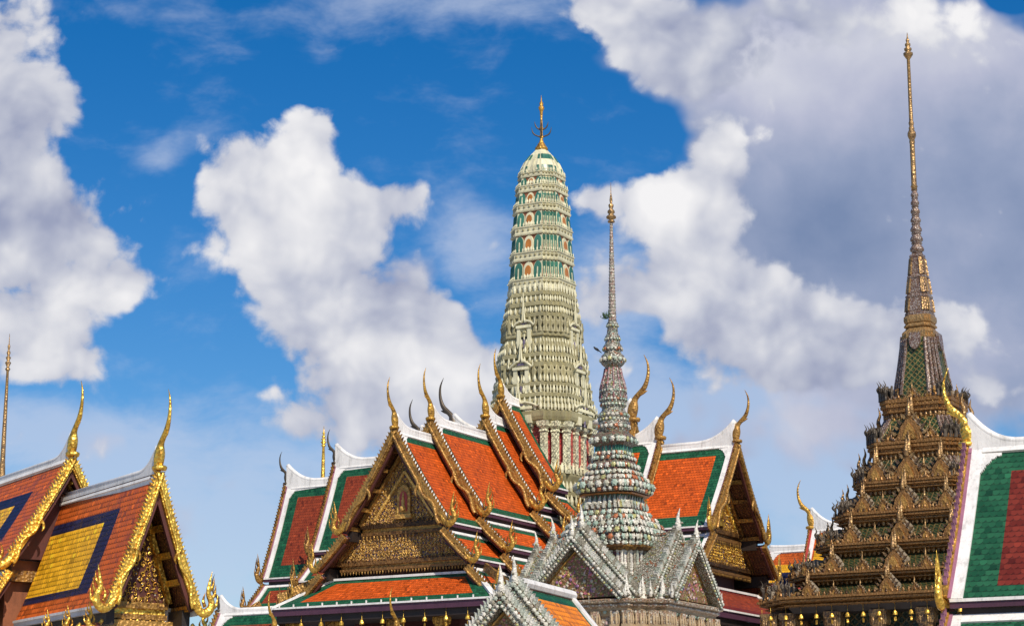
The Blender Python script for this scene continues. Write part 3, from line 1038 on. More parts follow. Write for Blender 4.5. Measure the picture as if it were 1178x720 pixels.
def hip_skirt(parent, A, y0, wt, wb, zt, zb, out, tile, base='green tile', white='white plaster', fascia='purple paint', stops=True):
    """lean-to roof across the foot of a gable, hipped at its ends"""
    mb = MB()
    hyp = math.hypot(out, zt - zb)

    def pos(u, v):
        f = v / hyp
        w = wt + (wb - wt) * f
        return (-w + 2 * w * (u / (2 * wb)), y0 - out * f, zt + (zb - zt) * f)
    tile_sheet(mb, A, pos, 2 * wb, hyp, base, [(1.1, 1.1, .34, .52, tile)], du=1.0, dv=.4)
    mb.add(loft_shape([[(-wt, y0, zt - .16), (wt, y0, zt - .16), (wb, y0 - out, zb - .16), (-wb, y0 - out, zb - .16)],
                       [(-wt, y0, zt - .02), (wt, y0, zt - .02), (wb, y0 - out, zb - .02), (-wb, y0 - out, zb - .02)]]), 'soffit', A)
    for sg in (1, -1):
        beam(mb, (sg * wt, y0, zt + .02), (sg * wb, y0 - out, zb + .03), .30, .13, white, A)
        beam(mb, (sg * (wt + .5), y0 + .1, zt + .25), (sg * (wb + .28), y0 - out * .55, zb + .62), .16, .42, 'old gold', A)
        # hip returns
        mb.add(Shape([(sg * wt, y0, zt), (sg * wb, y0 - out, zb), (sg * wb, y0 + 1.2, zb), (sg * wt, y0 + 1.2, zt)], [(0, 1, 2, 3)]), base, A,
               uv=[(0, 0), (0, hyp), (out + 1, hyp), (1, 0)])
    mb.box(-wt - .05, wt + .05, y0 - .12, y0 + .1, zt - .02, zt + .10, white, A)
    mb.box(-wb, wb, y0 - out - .10, y0 - out + .06, zb - .06, zb + .03, white, A)
    mb.box(-wb + .06, wb - .06, y0 - out - .02, y0 - out + .16, zb - .40, zb - .06, fascia, A)
    mb.box(-wb + .2, wb - .2, y0 - out + .17, y0 + .4, zb - .75, zb - .4, 'dark timber', A)
    for i in range(int(2 * wb / .9) if stops else 0):               # white tile stops
        mb.box(-wb + .5 + i * .9, -wb + .525 + i * .9, y0 - out - .09, y0 - out + .02, zb + .03, zb + .17, white, A)
    return mb.build('skirt_roof', parent)


def column(mb, M, w, z0, z1, mat='old gold', cap='gold'):
    for z, h, k in ((z0, z1 - z0 - 1.1, 1.0), (z0, .5, 1.25)):
        mb.add(redent_loft([(z, w * k), (z + h, w * k)], 2, .16), mat, M)
    mb.add(redent_loft([(z1 - 1.1, w * 1.02), (z1 - .95, w * 1.1), (z1 - .9, w * .95), (z1 - .2, w * 1.3), (z1, w * 1.35)], 2, .16), cap, M)
    mb.rep(PETAL, cap, [M @ m for m in on_outline(2, .16, w * 1.12, z1 - .75, .14, .3, .7)])


# ------------------------------------------------------------------ ground
g = MB()
g.add(Shape([(-4000, -400, 0), (4000, -400, 0), (4000, 5600, 0), (-4000, 5600, 0)], [(0, 1, 2, 3)]), 'paving')
tag(g.build('ground'), kind='structure')
tb = MB()
tb.add(redent_loft([(0, 44), (.4, 44), (.45, 43.6), (2.6, 43.6), (2.7, 44), (3.0, 44)], 2, .05), 'worn plaster')
tag(tb.build('terrace', None, (12, 124, 0.004), R(-30)), kind='structure')

GRID = R(-30)                                  # all halls on the terrace share one orientation


# ------------------------------------------------------------------ cruciform hall with its tower
HX, HY = 1.773, 120.0
hall = thing('temple_hall', 'cross-shaped hall of orange and green tiered gables crowned by the tall cream corncob tower', 'temple', (HX, HY, 0), GRID)
Hc = 116.8 + 0.2272 * 0


def zat(py, px=624, Y=HY):
    return at(px, py, Y).z


def mpx(px_half, py, Y=HY):
    """half width in metres of a half width in pixels at that height"""
    z = zat(py, 624, Y)
    return px_half * (Y * cos(TILT) + (z - 1.6) * sin(TILT)) / FPX


arm_front, arm_right, arm_left, arm_back = I4(), RZ(pi / 2), RZ(-pi / 2), RZ(pi)


def lows(zr, H, two=False, W=3.2):
    a = [(W - .2, W + 1.42, zr - H - .38, 1.55)]
    if two: a.append((W + 1.25, W + 2.7, zr - H - 2.35, 1.35))
    return a


OR = [(.62, .3, .62, .5, 'orange tile')]
RD = [(1.0, .4, .85, .85, 'red tile')]
RO = [(1.0, .6, .75, .85, 'orange tile')]
dk = dict(horn='dark bronze', naga='old gold')
for args in (
    (arm_front, -15.6, -11.2, 20.55, 4.9, OR, {}, 'full', 2.5, 1), (arm_front, -12.1, -5.6, 21.56, 5.0, OR, {}, 'dark', 2.6, 2),
    (arm_front, -6.42, -3.9, 22.6, 5.05, OR, {}, 'dark', 2.8, 3), (arm_front, -4.72, -2.9, 24.0, 5.2, OR, {}, 'dark', 2.6, 4),
    (arm_right, -12.2, -6.8, 21.1, 4.9, RO, dict(horn='old gold', scroll='bright gold'), 'full', 2.75, 5), (arm_right, -7.5, -5.0, 21.7, 5.0, RO, dict(horn='old gold'), 'dark', 3.3, 6),
    (arm_right, -5.85, -4.35, 22.9, 5.2, RO, dict(horn='old gold'), 'dark', 3.6, 7),
    (arm_left, -18.2, -13.6, 21.0, 5.95, RD, dk, 'full', 2.0, 8), (arm_left, -14.55, -7.4, 22.0, 5.5, RD, dk, 'dark', 2.1, 9),
    (arm_left, -8.35, -5.2, 22.6, 5.05, RD, dk, 'dark', 2.8, 10), (arm_left, -6.04, -3.6, 23.1, 5.2, RD, dk, 'dark', 3.4, 11),
    (arm_back, -15.6, -11.2, 20.55, 4.9, OR, {}, 'dark', 2.5, 12), (arm_back, -12.1, -3.4, 21.56, 5.0, OR, {}, 'dark', 2.6, 13),
):
    A, y0, y1, zA, Hh, zn, sty, ped, ch, sd = args
    Wd = 2.2 if A is arm_left and y0 < -10 else (3.55 if A is arm_right and y0 < -10 else 3.2)
    roof_tier(hall, A, y0, y1, zA, Wd, Hh, lows(zA - .35, Hh, True, Wd), zn, style=sty, pediment=ped, chofa=ch, seed=sd, naga=1.55, bs=.86, pd=((1.0 if A is arm_front else 1.2) if ped == 'full' else .6), swoop=.62 if A is arm_front else 1.1, d0=1.7 if A is arm_front else 2.5)
hip_skirt(hall, arm_front, -14.75, 4.35, 6.7, 12.75, 11.25, 2.1, 'orange tile')
hip_skirt(hall, arm_right, -11.35, 4.35, 6.4, 12.75, 11.25, 2.1, 'red tile', 'maroon tile', stops=False)
hip_skirt(hall, arm_left, -17.3, 3.3, 5.2, 12.75, 11.25, 2.1, 'red tile')
# walls and colonnade
mb = MB()
for A, e in ((arm_front, 14.0), (arm_right, 10.6), (arm_left, 16.6), (arm_back, 14.0)):
    lw_ = A is arm_left
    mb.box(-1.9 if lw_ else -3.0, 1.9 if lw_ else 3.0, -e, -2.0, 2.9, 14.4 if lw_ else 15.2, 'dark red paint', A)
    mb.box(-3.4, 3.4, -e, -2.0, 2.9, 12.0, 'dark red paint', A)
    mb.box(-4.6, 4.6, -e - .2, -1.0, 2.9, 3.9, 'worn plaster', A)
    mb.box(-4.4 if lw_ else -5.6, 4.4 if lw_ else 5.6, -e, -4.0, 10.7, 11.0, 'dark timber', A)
mb.build('wall', hall)
for A, e in ((arm_front, 15.9), (arm_right, 12.5), (arm_left, 18.4)):
    for x in (-5.6, -3.1, 3.1, 5.6) if A is not arm_front else (-5.9, -3.4, 0.35, 3.1, 5.6):
        mb = MB()
        column(mb, A @ T4(x, -e, 0), .30, 3.0, 10.9)
        mb.build('column', hall)

# ---- the tower
PN, PD_ = 4, .105
PW = redent_width(PN, PD_)


def hw(px, py): return mpx(px, py) / PW


def zfr(py, px, k=.88):
    """height of something seen on the near side of the tower"""
    return at(624, py, HY - k * hw(px, py)).z


def cell(prof, k=.88):
    return [(zfr(py, px, k), hw(px, py)) for py, px in prof]


tw = MB()
tw.add(redent_loft([(12.0, 5.4), (15.5, 5.4)] + cell([(604, 70), (600, 70), (599, 67), (590, 67), (588, 70), (584, 70), (582, 66), (574, 65), (572, 68), (567, 68), (566, 64), (556, 60), (552, 61)]), PN, PD_),
       'shaded stone')
tw.add(redent_loft(cell([(556, 60), (548, 63), (545, 63), (544, 58), (540, 55)]), PN, PD_), 'shaded stone')
body = cell([(490, 55), (488, 60), (485, 61), (484, 63), (480, 64.5), (474, 65), (473, 62), (471, 62), (470, 64), (466, 63), (465, 59), (458, 57.5), (457, 59.5), (453, 59.5), (452, 55), (446, 54),
             (445, 57.5), (441, 58), (440, 54), (436, 51), (424, 50.5), (423, 54.5), (418, 55), (417, 51), (412, 49.5), (411, 53), (407, 53), (406, 48.5), (400, 47.5), (399, 49.5), (396, 49.5), (395, 46.5),
             (388, 45.5), (387, 48), (382, 48), (381, 45), (372, 43.5), (366, 43), (365, 45.5), (361, 45.5), (360, 42.5), (353, 41), (352, 43), (348, 43), (347, 40.5), (341, 39.5), (340, 41.0), (337, 41), (336, 39), (329, 38.5)])
tw.add(redent_loft(body, PN, PD_), 'shaded stone')
# columns between the red panels
Ms = []
cb, ct = zfr(546, 58), zfr(488, 58)
hcol = hw(57, 515) * PW / redent_width(2, .2)
tw.add(redent_loft([(cb - .3, hcol * .955), (ct + .3, hcol * .955)], 2, .2), 'red lattice')
for sx in range(4):
    M = RZ(sx * pi / 2)
    for x, y in ((1, .6), (.8, .8), (.6, 1), (.2, 1.0), (-.2, 1.0)):
        Ms.append(M @ T4(x * hcol * .965, y * hcol * .965, 0))
COLM = loft_shape([[(w * a, w * b, z) for a, b in ((-1, -1), (1, -1), (1, 1), (-1, 1))] for z, w in
                   ((cb, .32), (cb + .25, .32), (cb + .3, .22), (cb + .5, .22), (cb + .55, .165), (ct - .55, .165), (ct - .5, .22), (ct - .35, .17), (ct - .2, .30), (ct + .1, .33))])
tw.rep(COLM, 'pale lattice', Ms)
# rows of petals, antefixes and supporting figures
for py, px, sp, s_, kind in ((545, 63, .5, .62, 'p'), (566, 67, .55, .6, 'p'), (582, 69, .55, .6, 'p'), (599, 69, .6, .6, 'p'), (473, 64, .42, .5, 'p'), (465, 62, .42, .42, 'p'), (452, 58, .42, .44, 'p'),
                             (440, 57, .4, .42, 'p'), (440, 52.5, .46, .82, 'a'), (406, 52.5, .4, .4, 'p'), (417, 54.5, .38, .36, 'p'), (408, 49.5, .45, .62, 'a'), (396, 49, .38, .32, 'p'), (383, 46.5, .40, .78, 'a'),
                             (381, 47.5, .36, .3, 'p'), (360, 45, .36, .38, 'p'), (347, 42.5, .34, .36, 'p'), (336, 39.5, .38, .52, 'p'), (360, 43.2, .3, .32, 'p'), (425, 51, .34, .5, 'p'), (458, 58, .36, .4, 'p')):
    zz = zfr(py, px)
    h = hw(px, py)
    tw.rep(PETAL if kind == 'p' else ATLAS, 'pale stone' if kind == 'p' else 'shaded stone', on_outline(PN, PD_, h, zz, sp * .88, s_ * (.80 if kind == 'p' else .72), s_ * (1.0 if kind == 'p' else 1.2), .02))
tower = tw.build('tower', hall)
# five storeys of niches
bands = [(329, 40, 320), (297.5, 38, 289), (267.5, 36.3, 259.5), (240.5, 34, 233.5), (218, 31, 212), (201, 28, 197)]
for i, (pb, ph, pt) in enumerate(bands):
    mb = MB()
    zb, zt_ = zfr(pb, ph), zfr(pt, ph)
    h = hw(ph, pb)
    mb.add(redent_loft([(zb - .12, h * .93), (zb - .1, h * .985), (zb, h), (zb + .06, h * .97), (zt_ - .1, h * .97), (zt_ - .06, h), (zt_, h), (zt_ + .02, h * .9)], PN, PD_), 'pale stone')
    # little discs along the band, teeth on its rim
    mb.rep(FLOWER, 'shaded stone', [T4(x, y, (zb + zt_) / 2) @ RZ(a + pi / 2) @ S4(.17, .25, .17) for x, y, a, l in perimeter(PN, PD_, h * .965, .34)])
    mb.rep(PETAL, 'pale stone', on_outline(PN, PD_, h * .985, zt_, .24, .20, .24, .02))
    if i < 5:
        zn_ = zfr(bands[i + 1][0], bands[i + 1][1]) - .1
        h2 = hw(bands[i + 1][1], bands[i + 1][0])
        hwall = (h * .93, h2 * .92)
        mb.add(redent_loft([(zt_ - .02, hwall[0]), (zn_ + .05, hwall[1])], PN, PD_), 'brick red')
        hh = zn_ - zt_
        pts = redent(PN, PD_, 1.0)
        for j in range(len(pts)):
            a, b = np.array(pts[j]), np.array(pts[(j + 1) % len(pts)])
            l = np.linalg.norm(b - a)
            if l < 1e-6: continue
            tdir = (b - a) / l
            ang = math.atan2(-tdir[0], tdir[1])
            slots = [(.5, 1)] if l < .3 else [(.155, 0), (.5, 2), (.845, 0)]
            for f, kind in slots:
                p = (a + (b - a) * f) * (hwall[0] + hwall[1]) / 2
                wl = l * hwall[0]
                w = wl * .96 if kind == 1 else (.36 * wl if kind == 2 else .29 * wl)
                M = T4(p[0], p[1], zt_) @ RZ(ang + pi / 2) @ RX(-math.atan2(hwall[0] - hwall[1], hh))
                mb.add(prism_shape(arch_poly(w, hh * .98), -.07, .12), 'pale stone', M)
                mb.add(prism_shape(arch_poly(w * .86, hh * .93), -.10, .0), 'teal glaze' if kind < 2 else 'pale stone', M)
                if kind == 2:
                    mb.add(prism_shape(arch_poly(w * .56, hh * .74), -.13, .0), 'orange glaze', M)
                    mb.rep(PETAL, 'pale stone', [M @ T4(q, -.12, 0) @ S4(.3) for q in (-w * .3, 0, w * .3)])
                else:
                    mb.add(prism_shape(arch_poly(w * .12, hh * .6), -.13, .0), 'pale stone', M)
    mb.build('niche_storey', tower)
mb = MB()
capp = [(198, 27.2), (191, 24.8), (184.5, 20.8), (179, 15.5), (175, 10), (171, 5)]
CK = [.88, .86, .8, .7, .5, .2]
capz = [zfr(p_, w_, k_) for (p_, w_), k_ in zip(capp, CK)]
mb.add(redent_loft([(z_, hw(w_, p_)) for z_, (p_, w_) in zip(capz, capp)], PN, PD_), 'pale stone')
pts = redent(PN, PD_, 1.0)
for j in range(len(pts)):
    a, b = np.array(pts[j]), np.array(pts[(j + 1) % len(pts)])
    l = np.linalg.norm(b - a)
    m_ = (a + b) / 2
    if l < 1e-6: continue
    for q in range(len(capp) - 3):
        (p0, w0), (p1, w1) = capp[q], capp[q + 1]
        for f in ((.5,) if l < .3 else (.2, .5, .8)):
            m_ = a + (b - a) * f
            beam(mb, (m_[0] * hw(w0, p0) * .99, m_[1] * hw(w0, p0) * .99, capz[q]), (m_[0] * hw(w1, p1) * .99, m_[1] * hw(w1, p1) * .99, capz[q + 1]), .13, .10, ('teal glaze' if q % 2 == 0 else 'pale stone') if f != .5 or l < .3 else 'pale stone')
mb.build('dome_cap', tower)
mb = MB()
zf = lambda p: zat(p)
mb.add(lathe_shape([(zf(p), r) for p, r in ((174, .38), (171, .40), (168, .28), (166, .22), (164, .14), (160, .08), (158, .14), (156, .09), (150, .08), (148, .13), (146, .08), (136, .07), (128, .10), (126, .16), (124, .18), (122, .1), (119, .12), (117, .05), (110, .01))], 10), 'gold', None, True)
for zk, rr, dz in ((158, .58, .55), (150, .40, .45)):
    for a in range(4):
        p, r = smooth_path([(0, 0, zf(zk)), (rr * .6, 0, zf(zk) + .12), (rr * .9, 0, zf(zk) + .3), (rr * 1.05, 0, zf(zk) + dz + .1)], [.05, .045, .04, .005])
        mb.add(tube_shape(p, r, 6, (0, 1, 0)), 'dark bronze', RZ(a * pi / 2 + .5), True)
mb.build('spire_finial', tower)


def porch(zb_py, door_py, gab_py, top_py, hpx, w):
    """gabled false doors on the four faces of the tower"""
    for a in range(4):
        mb = MB()
        M = RZ(a * pi / 2)
        z0, z1, z2, z3 = (zfr(q_, hpx, 1.05) for q_ in (zb_py, door_py, gab_py, top_py))
        y = -hw(hpx, zb_py) - .12
        mb.box(-w / 2, -w * .26, y, y + 1.2, z0, z1, 'pale stone', M)
        mb.box(w * .26, w / 2, y, y + 1.2, z0, z1, 'pale stone', M)
        mb.box(-w * .26, w * .26, y + .12, y + 1.2, z0, z1 - .01, 'doorway shade', M)
        mb.add(ATLAS, 'lilac paint', M @ T4(0, y + .12, z0) @ S4(.30, .5, (z1 - z0) * .45))
        mb.box(-w * .54, w * .54, y - .06, y + 1.2, z1, z1 + .16, 'pale stone', M)
        mb.add(prism_shape([(-w * .48, z1 + .2), (w * .48, z1 + .2), (w * .22, z1 + (z2 - z1) * .62), (0, z2 - .12), (-w * .22, z1 + (z2 - z1) * .62)], y + .05, y + 1.4), 'pale stone', M)
        mb.add(prism_shape([(-w * .27, z1 + .26), (w * .27, z1 + .26), (w * .12, z1 + (z2 - z1) * .5), (0, z2 - .55), (-w * .12, z1 + (z2 - z1) * .5)], y - .01, y + .06), 'lilac paint', M)
        for sg in (1, -1):
            pts_ = [(sg * w * .72, y - .04, z1 + .14), (sg * w * .52, y - .04, z1 + .30), (sg * w * .25, y - .04, z1 + (z2 - z1) * .55), (sg * w * .08, y - .04, z2 - .25), (0, y - .04, z3)]
            p, r = smooth_path(pts_, [.06, .075, .07, .06, .012])
            mb.add(tube_shape(p, r, 7, (0, 1, 0)), 'pale stone', M, True)
            p2 = [(x * 1.14, yy + .45, z + .10) for x, yy, z in p]
            mb.add(tube_shape(p2, r, 7, (0, 1, 0)), 'pale stone', M, True)
            p, r = smooth_path([(sg * w * .66, y - .04, z1 + .12), (sg * w * .80, y - .04, z1 + .2), (sg * w * .80, y - .04, z1 + .55)], [.06, .05, .01])
            mb.add(tube_shape(p, r, 6, (0, 1, 0)), 'pale stone', M, True)
        mb.build('porch', tower)


porch(399, 376, 362, 335, 47, .92)
porch(452, 424, 407, 380, 55, 1.0)
porch(486, 470, 455, 431, 62, 1.7)

# ------------------------------------------------------------------ green and gold spired pavilion (right)
MX, MY = 0, 0
_p = at(1071, 640, 111.0)
MX, MY = _p.x, 111.0
mond = thing('spired_pavilion', 'dark gold and green pavilion with many-stepped roof and the tallest, thinnest spire', 'pavilion', (MX, MY, 0), GRID)
MN, MD = 3, .085
MWD = redent_width(MN, MD)


def mz(py, Y, px=0): return at(1071, py, Y - px * MY / FPX * .9).z


def mw(px, py, Y=MY):
    z = mz(py, Y)
    return px * (Y * cos(TILT) + (z - 1.6) * sin(TILT)) / FPX


# cornice bottom, cornice top, silhouette half width
TIERS = [(691, 680, 206), (663, 653, 171), (630, 620, 137), (596, 585, 114), (560, 550, 89), (519, 505, 70), (472, 457, 52.5)]
GABLET_FRONT = prism_shape([(-.5, 0), (.5, 0), (.36, .25), (.30, .5), (.14, .72), (0, 1.0), (-.14, .72), (-.30, .5), (-.36, .25)], -.16, .10)
GABLET_IN = prism_shape([(-.26, .02), (.26, .02), (.14, .4), (0, .66), (-.14, .4)], -.22, -.10)
_rf = [(-.58, 0), (-.46, .22), (-.38, .5), (-.16, .78), (0, 1.0), (.16, .78), (.38, .5), (.46, .22), (.58, 0)]
GABLET_ROOF = loft_shape([[(x * .92, .05, z * .96) for x, z in _rf], [(x * .98, .22, z * 1.04) for x, z in _rf], [(x * .9, .5, z * .98) for x, z in _rf], [(x * .82, .85, z * .93) for x, z in _rf]])
_pp, _pr = smooth_path([(0, -.14, .9), (0, -.18, 1.15), (0, -.10, 1.4), (0, -.16, 1.7)], [.09, .075, .05, .008])
GABLET_TIP = tube_shape(_pp, _pr, 6, (1, 0, 0))


def gablet(mb, M, double=True):
    if double:
        mb.add(GABLET_ROOF, 'grey stone', M @ T4(0, .32, 0) @ S4(1.15))
        mb.add(GABLET_FRONT, 'brown gilt', M @ T4(0, .32, 0) @ S4(1.12))
        mb.add(GABLET_TIP, 'spire gilt', M @ T4(0, .32, 0) @ S4(1.15), True)
    mb.add(GABLET_ROOF, 'grey stone', M)
    mb.rep(LEAF, 'spire gilt', [M @ MS @ T4(x * 1.0, -.1, z) @ RY(a) @ S4(.2, .8, .26) for MS in (I4(), MIR) for x, z, a in ((.46, .2, .9), (.39, .42, .8), (.28, .62, .7), (.13, .82, .6))])
    mb.add(GABLET_FRONT, 'brown gilt', M)
    mb.add(GABLET_IN, 'old gold', M)
    mb.add(GABLET_TIP, 'spire gilt', M, True)
    for sg in (1, -1):
        p, r = smooth_path([(sg * .48, -.15, .02), (sg * .62, -.15, .08), (sg * .60, -.15, .3)], [.07, .06, .01])
        mb.add(tube_shape(p, r, 5, (0, 1, 0)), 'spire gilt', M, True)


lv = []
for pb, pt, w in TIERS:
    pm_ = (pb + pt) / 2
    h = mw(w, pm_) / MWD
    for _ in range(3):
        Yf = MY - h * .88
        zc_ = mz(pm_, Yf)
        h = w * (MY * cos(TILT) + (zc_ - 1.6) * sin(TILT)) / FPX / MWD
    lv.append((mz(pb, MY - h * .88), mz(pt, MY - h * .88), h))
bell_b = mz(452, MY - 1.6)
for i, (zb, zt_, h) in enumerate(lv):
    mb = MB()
    hn = lv[i + 1][2] if i < 6 else mw(33, 452) / MWD * 1.05
    zn_ = lv[i + 1][0] if i < 6 else bell_b
    e = (zt_ - zb)
    mb.add(redent_loft([(zb - .06, h * .90), (zb, h * .955), (zb + .12 * e, h * .955), (zb + .16 * e, h * .93), (zb + .36 * e, h * .945), (zb + .40 * e, h * .985), (zb + .62 * e, h * .985), (zb + .66 * e, h * .965),
                        (zb + .72 * e, h), (zb + .95 * e, h), (zt_, h * .985), (zt_ + .01, h * .9)], MN, MD), 'brown gilt')
    mb.rep(PETAL, 'brown gilt', on_outline(MN, MD, h * .99, zt_ - .02, .30, .26, .24, .02))
    mb.rep(PETAL, 'brown gilt', [m @ RX(pi) @ RZ(pi) for m in on_outline(MN, MD, h * .93, zb + .40 * e, .24, .22, .26, 0)])
    mb.rep(PETAL, 'old gold', [m @ RX(pi) @ RZ(pi) for m in on_outline(MN, MD, h * .97, zb + .72 * e, .2, .17, .16, 0)])
    gap = zn_ - zt_
    hi = hn * .90 if i < 6 else hn
    mb.add(redent_loft([(zt_ - .02, h * .94), (zt_ + gap * .45, hi + (h * .94 - hi) * .34), (zt_ + gap * .80, hi * .985)], MN, MD), 'slope lattice' if i < 5 else 'green lattice')
    if i < 6:
        mb.add(redent_loft([(zt_ + gap * .78, hi * .97), (zt_ + gap * .84, hi * 1.0), (zt_ + gap * .88, hi * .975), (zn_ + .02, hi * .985)], MN, MD), 'brown gilt')
        mb.rep(PETAL, 'spire gilt', on_outline(MN, MD, hi * 1.0, zt_ + gap * .80, .26, .24, gap * .2 + .1, .0))
    for q in redent(MN, MD, 1.0):
        mb.add(tube_shape([(q[0] * h * .935, q[1] * h * .935, zt_), (q[0] * (hi + (h * .94 - hi) * .34), q[1] * (hi + (h * .94 - hi) * .34), zt_ + gap * .45), (q[0] * hi * .985, q[1] * hi * .985, zt_ + gap * .8)], .085, 5, (0, 0, 1)), 'spire mosaic' if i > 3 else 'old gold')
    if i > 4: mb.rep(ATLAS, 'old gold', on_outline(MN, MD, hi * .98, zt_ + gap * (.55 if i < 6 else .02), .42, .3, gap * .28 if i < 6 else .7, .0))
    tier = mb.build('roof_tier', mond)
    # gablets along the faces
    if i < 5:
        pat = [(0, 1.22, True), (-.27, .66, False), (.27, .66, False), (-.54, .96, True), (.54, .96, True)]
        if i < 3: pat += [(-.78, .62, False), (.78, .62, False)]
        if i == 0: pat = [(0, 1.22, True), (-.19, .62, False), (.19, .62, False), (-.38, .62, False), (.38, .62, False), (-.57, 1.0, True), (.57, 1.0, True), (-.78, .66, False), (.78, .66, False)]
    else:
        pat = [(0, 1.25 if i == 5 else 1.3, i == 5), (-.42, .55, False), (.42, .55, False)]
    for fa in range(4):
        mm = MB()
        for u, s_, dbl in pat:
            sz = s_ * min(.72 * gap + .34, 1.42)
            M = RZ(fa * pi / 2) @ T4(u * h * .98, -h * .90, zt_) @ S4(sz * .92, sz * .8, sz * .78)
            if fa in (0, 1):
                m1 = MB()
                gablet(m1, M, dbl)
                m1.build('gablet', tier)
            else:
                gablet(mm, M, dbl)
        if fa in (2, 3): mm.build('gablet_row', tier)
    # clusters of dark guardian figures on the stepped corners
    for ca in range(4):
        mm = MB()
        r = random.Random(i * 10 + ca)
        k = 7
        outer = redent(MN, MD, h * .95)[0:7]
        q = [np.array(p_) for p_ in outer]
        for j in range(k):
            p_ = q[j]
            s_ = .70 * r.uniform(.8, 1.2)
            M = RZ(ca * pi / 2) @ T4(p_[0], p_[1], zt_) @ RZ(math.atan2(p_[1], p_[0]) + pi / 2)
            mm.add(ATLAS, 'dark bronze', M @ S4(s_ * .50, s_ * .8, s_ * .9))
            mm.add(ATLAS, 'dark bronze', M @ RZ(.3) @ T4(.12, .3, .05) @ S4(s_ * .45, s_ * .8, s_ * .95))
            p, rr_ = smooth_path([(0, -.05, .5 * s_), (0, -.22, .8 * s_), (0, -.12, 1.05 * s_), (0, -.24, 1.35 * s_)], [.07, .055, .035, .006])
            mm.add(tube_shape(p, rr_, 5, (1, 0, 0)), 'dark bronze', M, True)
        mm.build('guardian_figures', tier)
# ribbed bell
BN, BDD = 3, .15
BWD = redent_width(BN, BDD)


def bw(px, py): return mw(px, py) / BWD


mb = MB()
mb.add(redent_loft([(bell_b - .6, bw(35, 455)), (bell_b, bw(33.5, 450))] + [(mz(p_, MY, w_), bw(w_, p_)) for p_, w_ in ((441, 32), (420, 27.5), (400, 24), (388, 22), (386, 20))], BN, BDD), 'green lattice')
rib = redent(BN, BDD, 1.0)
for q in rib:
    pth = [(q[0] * bw(px, py), q[1] * bw(px, py), mz(py, MY, px)) for py, px in ((452, 34), (441, 32.2), (420, 27.7), (400, 24.2), (388, 22.2))]
    mb.add(tube_shape(pth, .085, 5, (0, 0, 1)), 'spire mosaic')
for fa in range(4):
    M = RZ(fa * pi / 2)
    mb.add(prism_shape(arch_poly(.62, .95), -.06, .1), 'spire mosaic', M @ T4(0, -bw(23.5, 398), mz(386.5, MY)) @ RX(pi - .12) @ RZ(pi) @ RZ(pi))
mb.build('bell', mond)
mb = MB()
SPN, SPD = 3, .13
SPW = redent_width(SPN, SPD)


def sp(py, px): return (mz(py, MY, px), mw(px, py) / SPW)


mb.add(redent_loft([sp(*q) for q in ((388, 21.5), (386, 22), (380, 22), (378.5, 20.5), (377, 18), (375, 16.5), (374, 19), (372.5, 19.5), (371, 18), (370, 17), (369, 18.5), (366, 19.3), (362, 19), (360, 16.5))], SPN, SPD), 'spire gilt')
con = [(361, 17.5), (358, 17.5), (357, 16), (355, 17), (342, 15.0), (340, 16), (338, 16), (337, 14), (335, 14.3), (319, 11.8), (318, 13), (316, 13), (315, 11), (296, 8.6), (294, 9.4), (292, 9), (291, 7)]
mb.add(redent_loft([sp(*q) for q in con], SPN, SPD), 'spire mosaic')
for py0, px0, py1, px1 in ((356, 16.8, 342, 15.2), (335.5, 14.4, 319, 12), (315, 11.2, 296, 8.8)):
    for q in redent(SPN, SPD, 1.0)[::1]:
        a, b = sp(py0, px0), sp(py1, px1)
        beam(mb, (q[0] * a[1], q[1] * a[1], a[0]), (q[0] * b[1], q[1] * b[1], b[0]), .10, .10, 'spire gilt')
k = [(291, 6.5)]
w_ = 8.2
py = 290.0
for j in range(7):
    hh = 11.6 - j * .45
    k += [(py - hh * .10, w_ * .72), (py - hh * .25, w_ * .98), (py - hh * .45, w_), (py - hh * .70, w_ * .74), (py - hh * .85, w_ * .62), (py - hh * .93, w_ * .8)]
    py -= hh
    w_ *= .905
ys = py
mb.add(lathe_shape([(mz(a, MY, b), mw(b, a)) for a, b in k], 12), 'spire mosaic', None, True)
Ms = []
mb.add(lathe_shape([(mz(a, MY, b), mw(b, a)) for a, b in ((ys, 3.6), (ys - 3, 3.2), (ys - 4, 4.2), (ys - 6, 3.2), (165, 2.9), (163, 3.4), (160, 3.0), (158, 4.0), (155, 5.0), (152, 4.8), (149, 3), (147, 3.4), (145, 2.4), (141, 3.2), (139, 2.4), (68, 1.9),
                                                       (66, 3.2), (64, 4.2), (62, 5.5), (60, 5.6), (59, 2.4), (57, 4.2), (55, 4.4), (54, 2), (52, 3.2), (50, 3.2), (49, 1.4), (46, 2.2), (44, .9), (38, .3))], 12), 'spire gilt', None, True)
mb.build('spire', mond)
# wall, columns and the lowest eaves
zb, zt_, h = lv[0]
mb = MB()
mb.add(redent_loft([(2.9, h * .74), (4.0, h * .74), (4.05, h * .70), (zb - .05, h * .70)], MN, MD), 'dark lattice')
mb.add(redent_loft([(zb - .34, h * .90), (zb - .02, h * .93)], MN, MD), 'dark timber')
mb.build('wall', mond)
for fa in range(4):
    for u in (-.72, -.40, -.08, .24, .56, .86):
        mb = MB()
        column(mb, RZ(fa * pi / 2) @ T4(u * h, -h * .85, 0), .36, 3.0, zb - .3, 'green lattice', 'spire gilt')
        mb.build('column', mond)


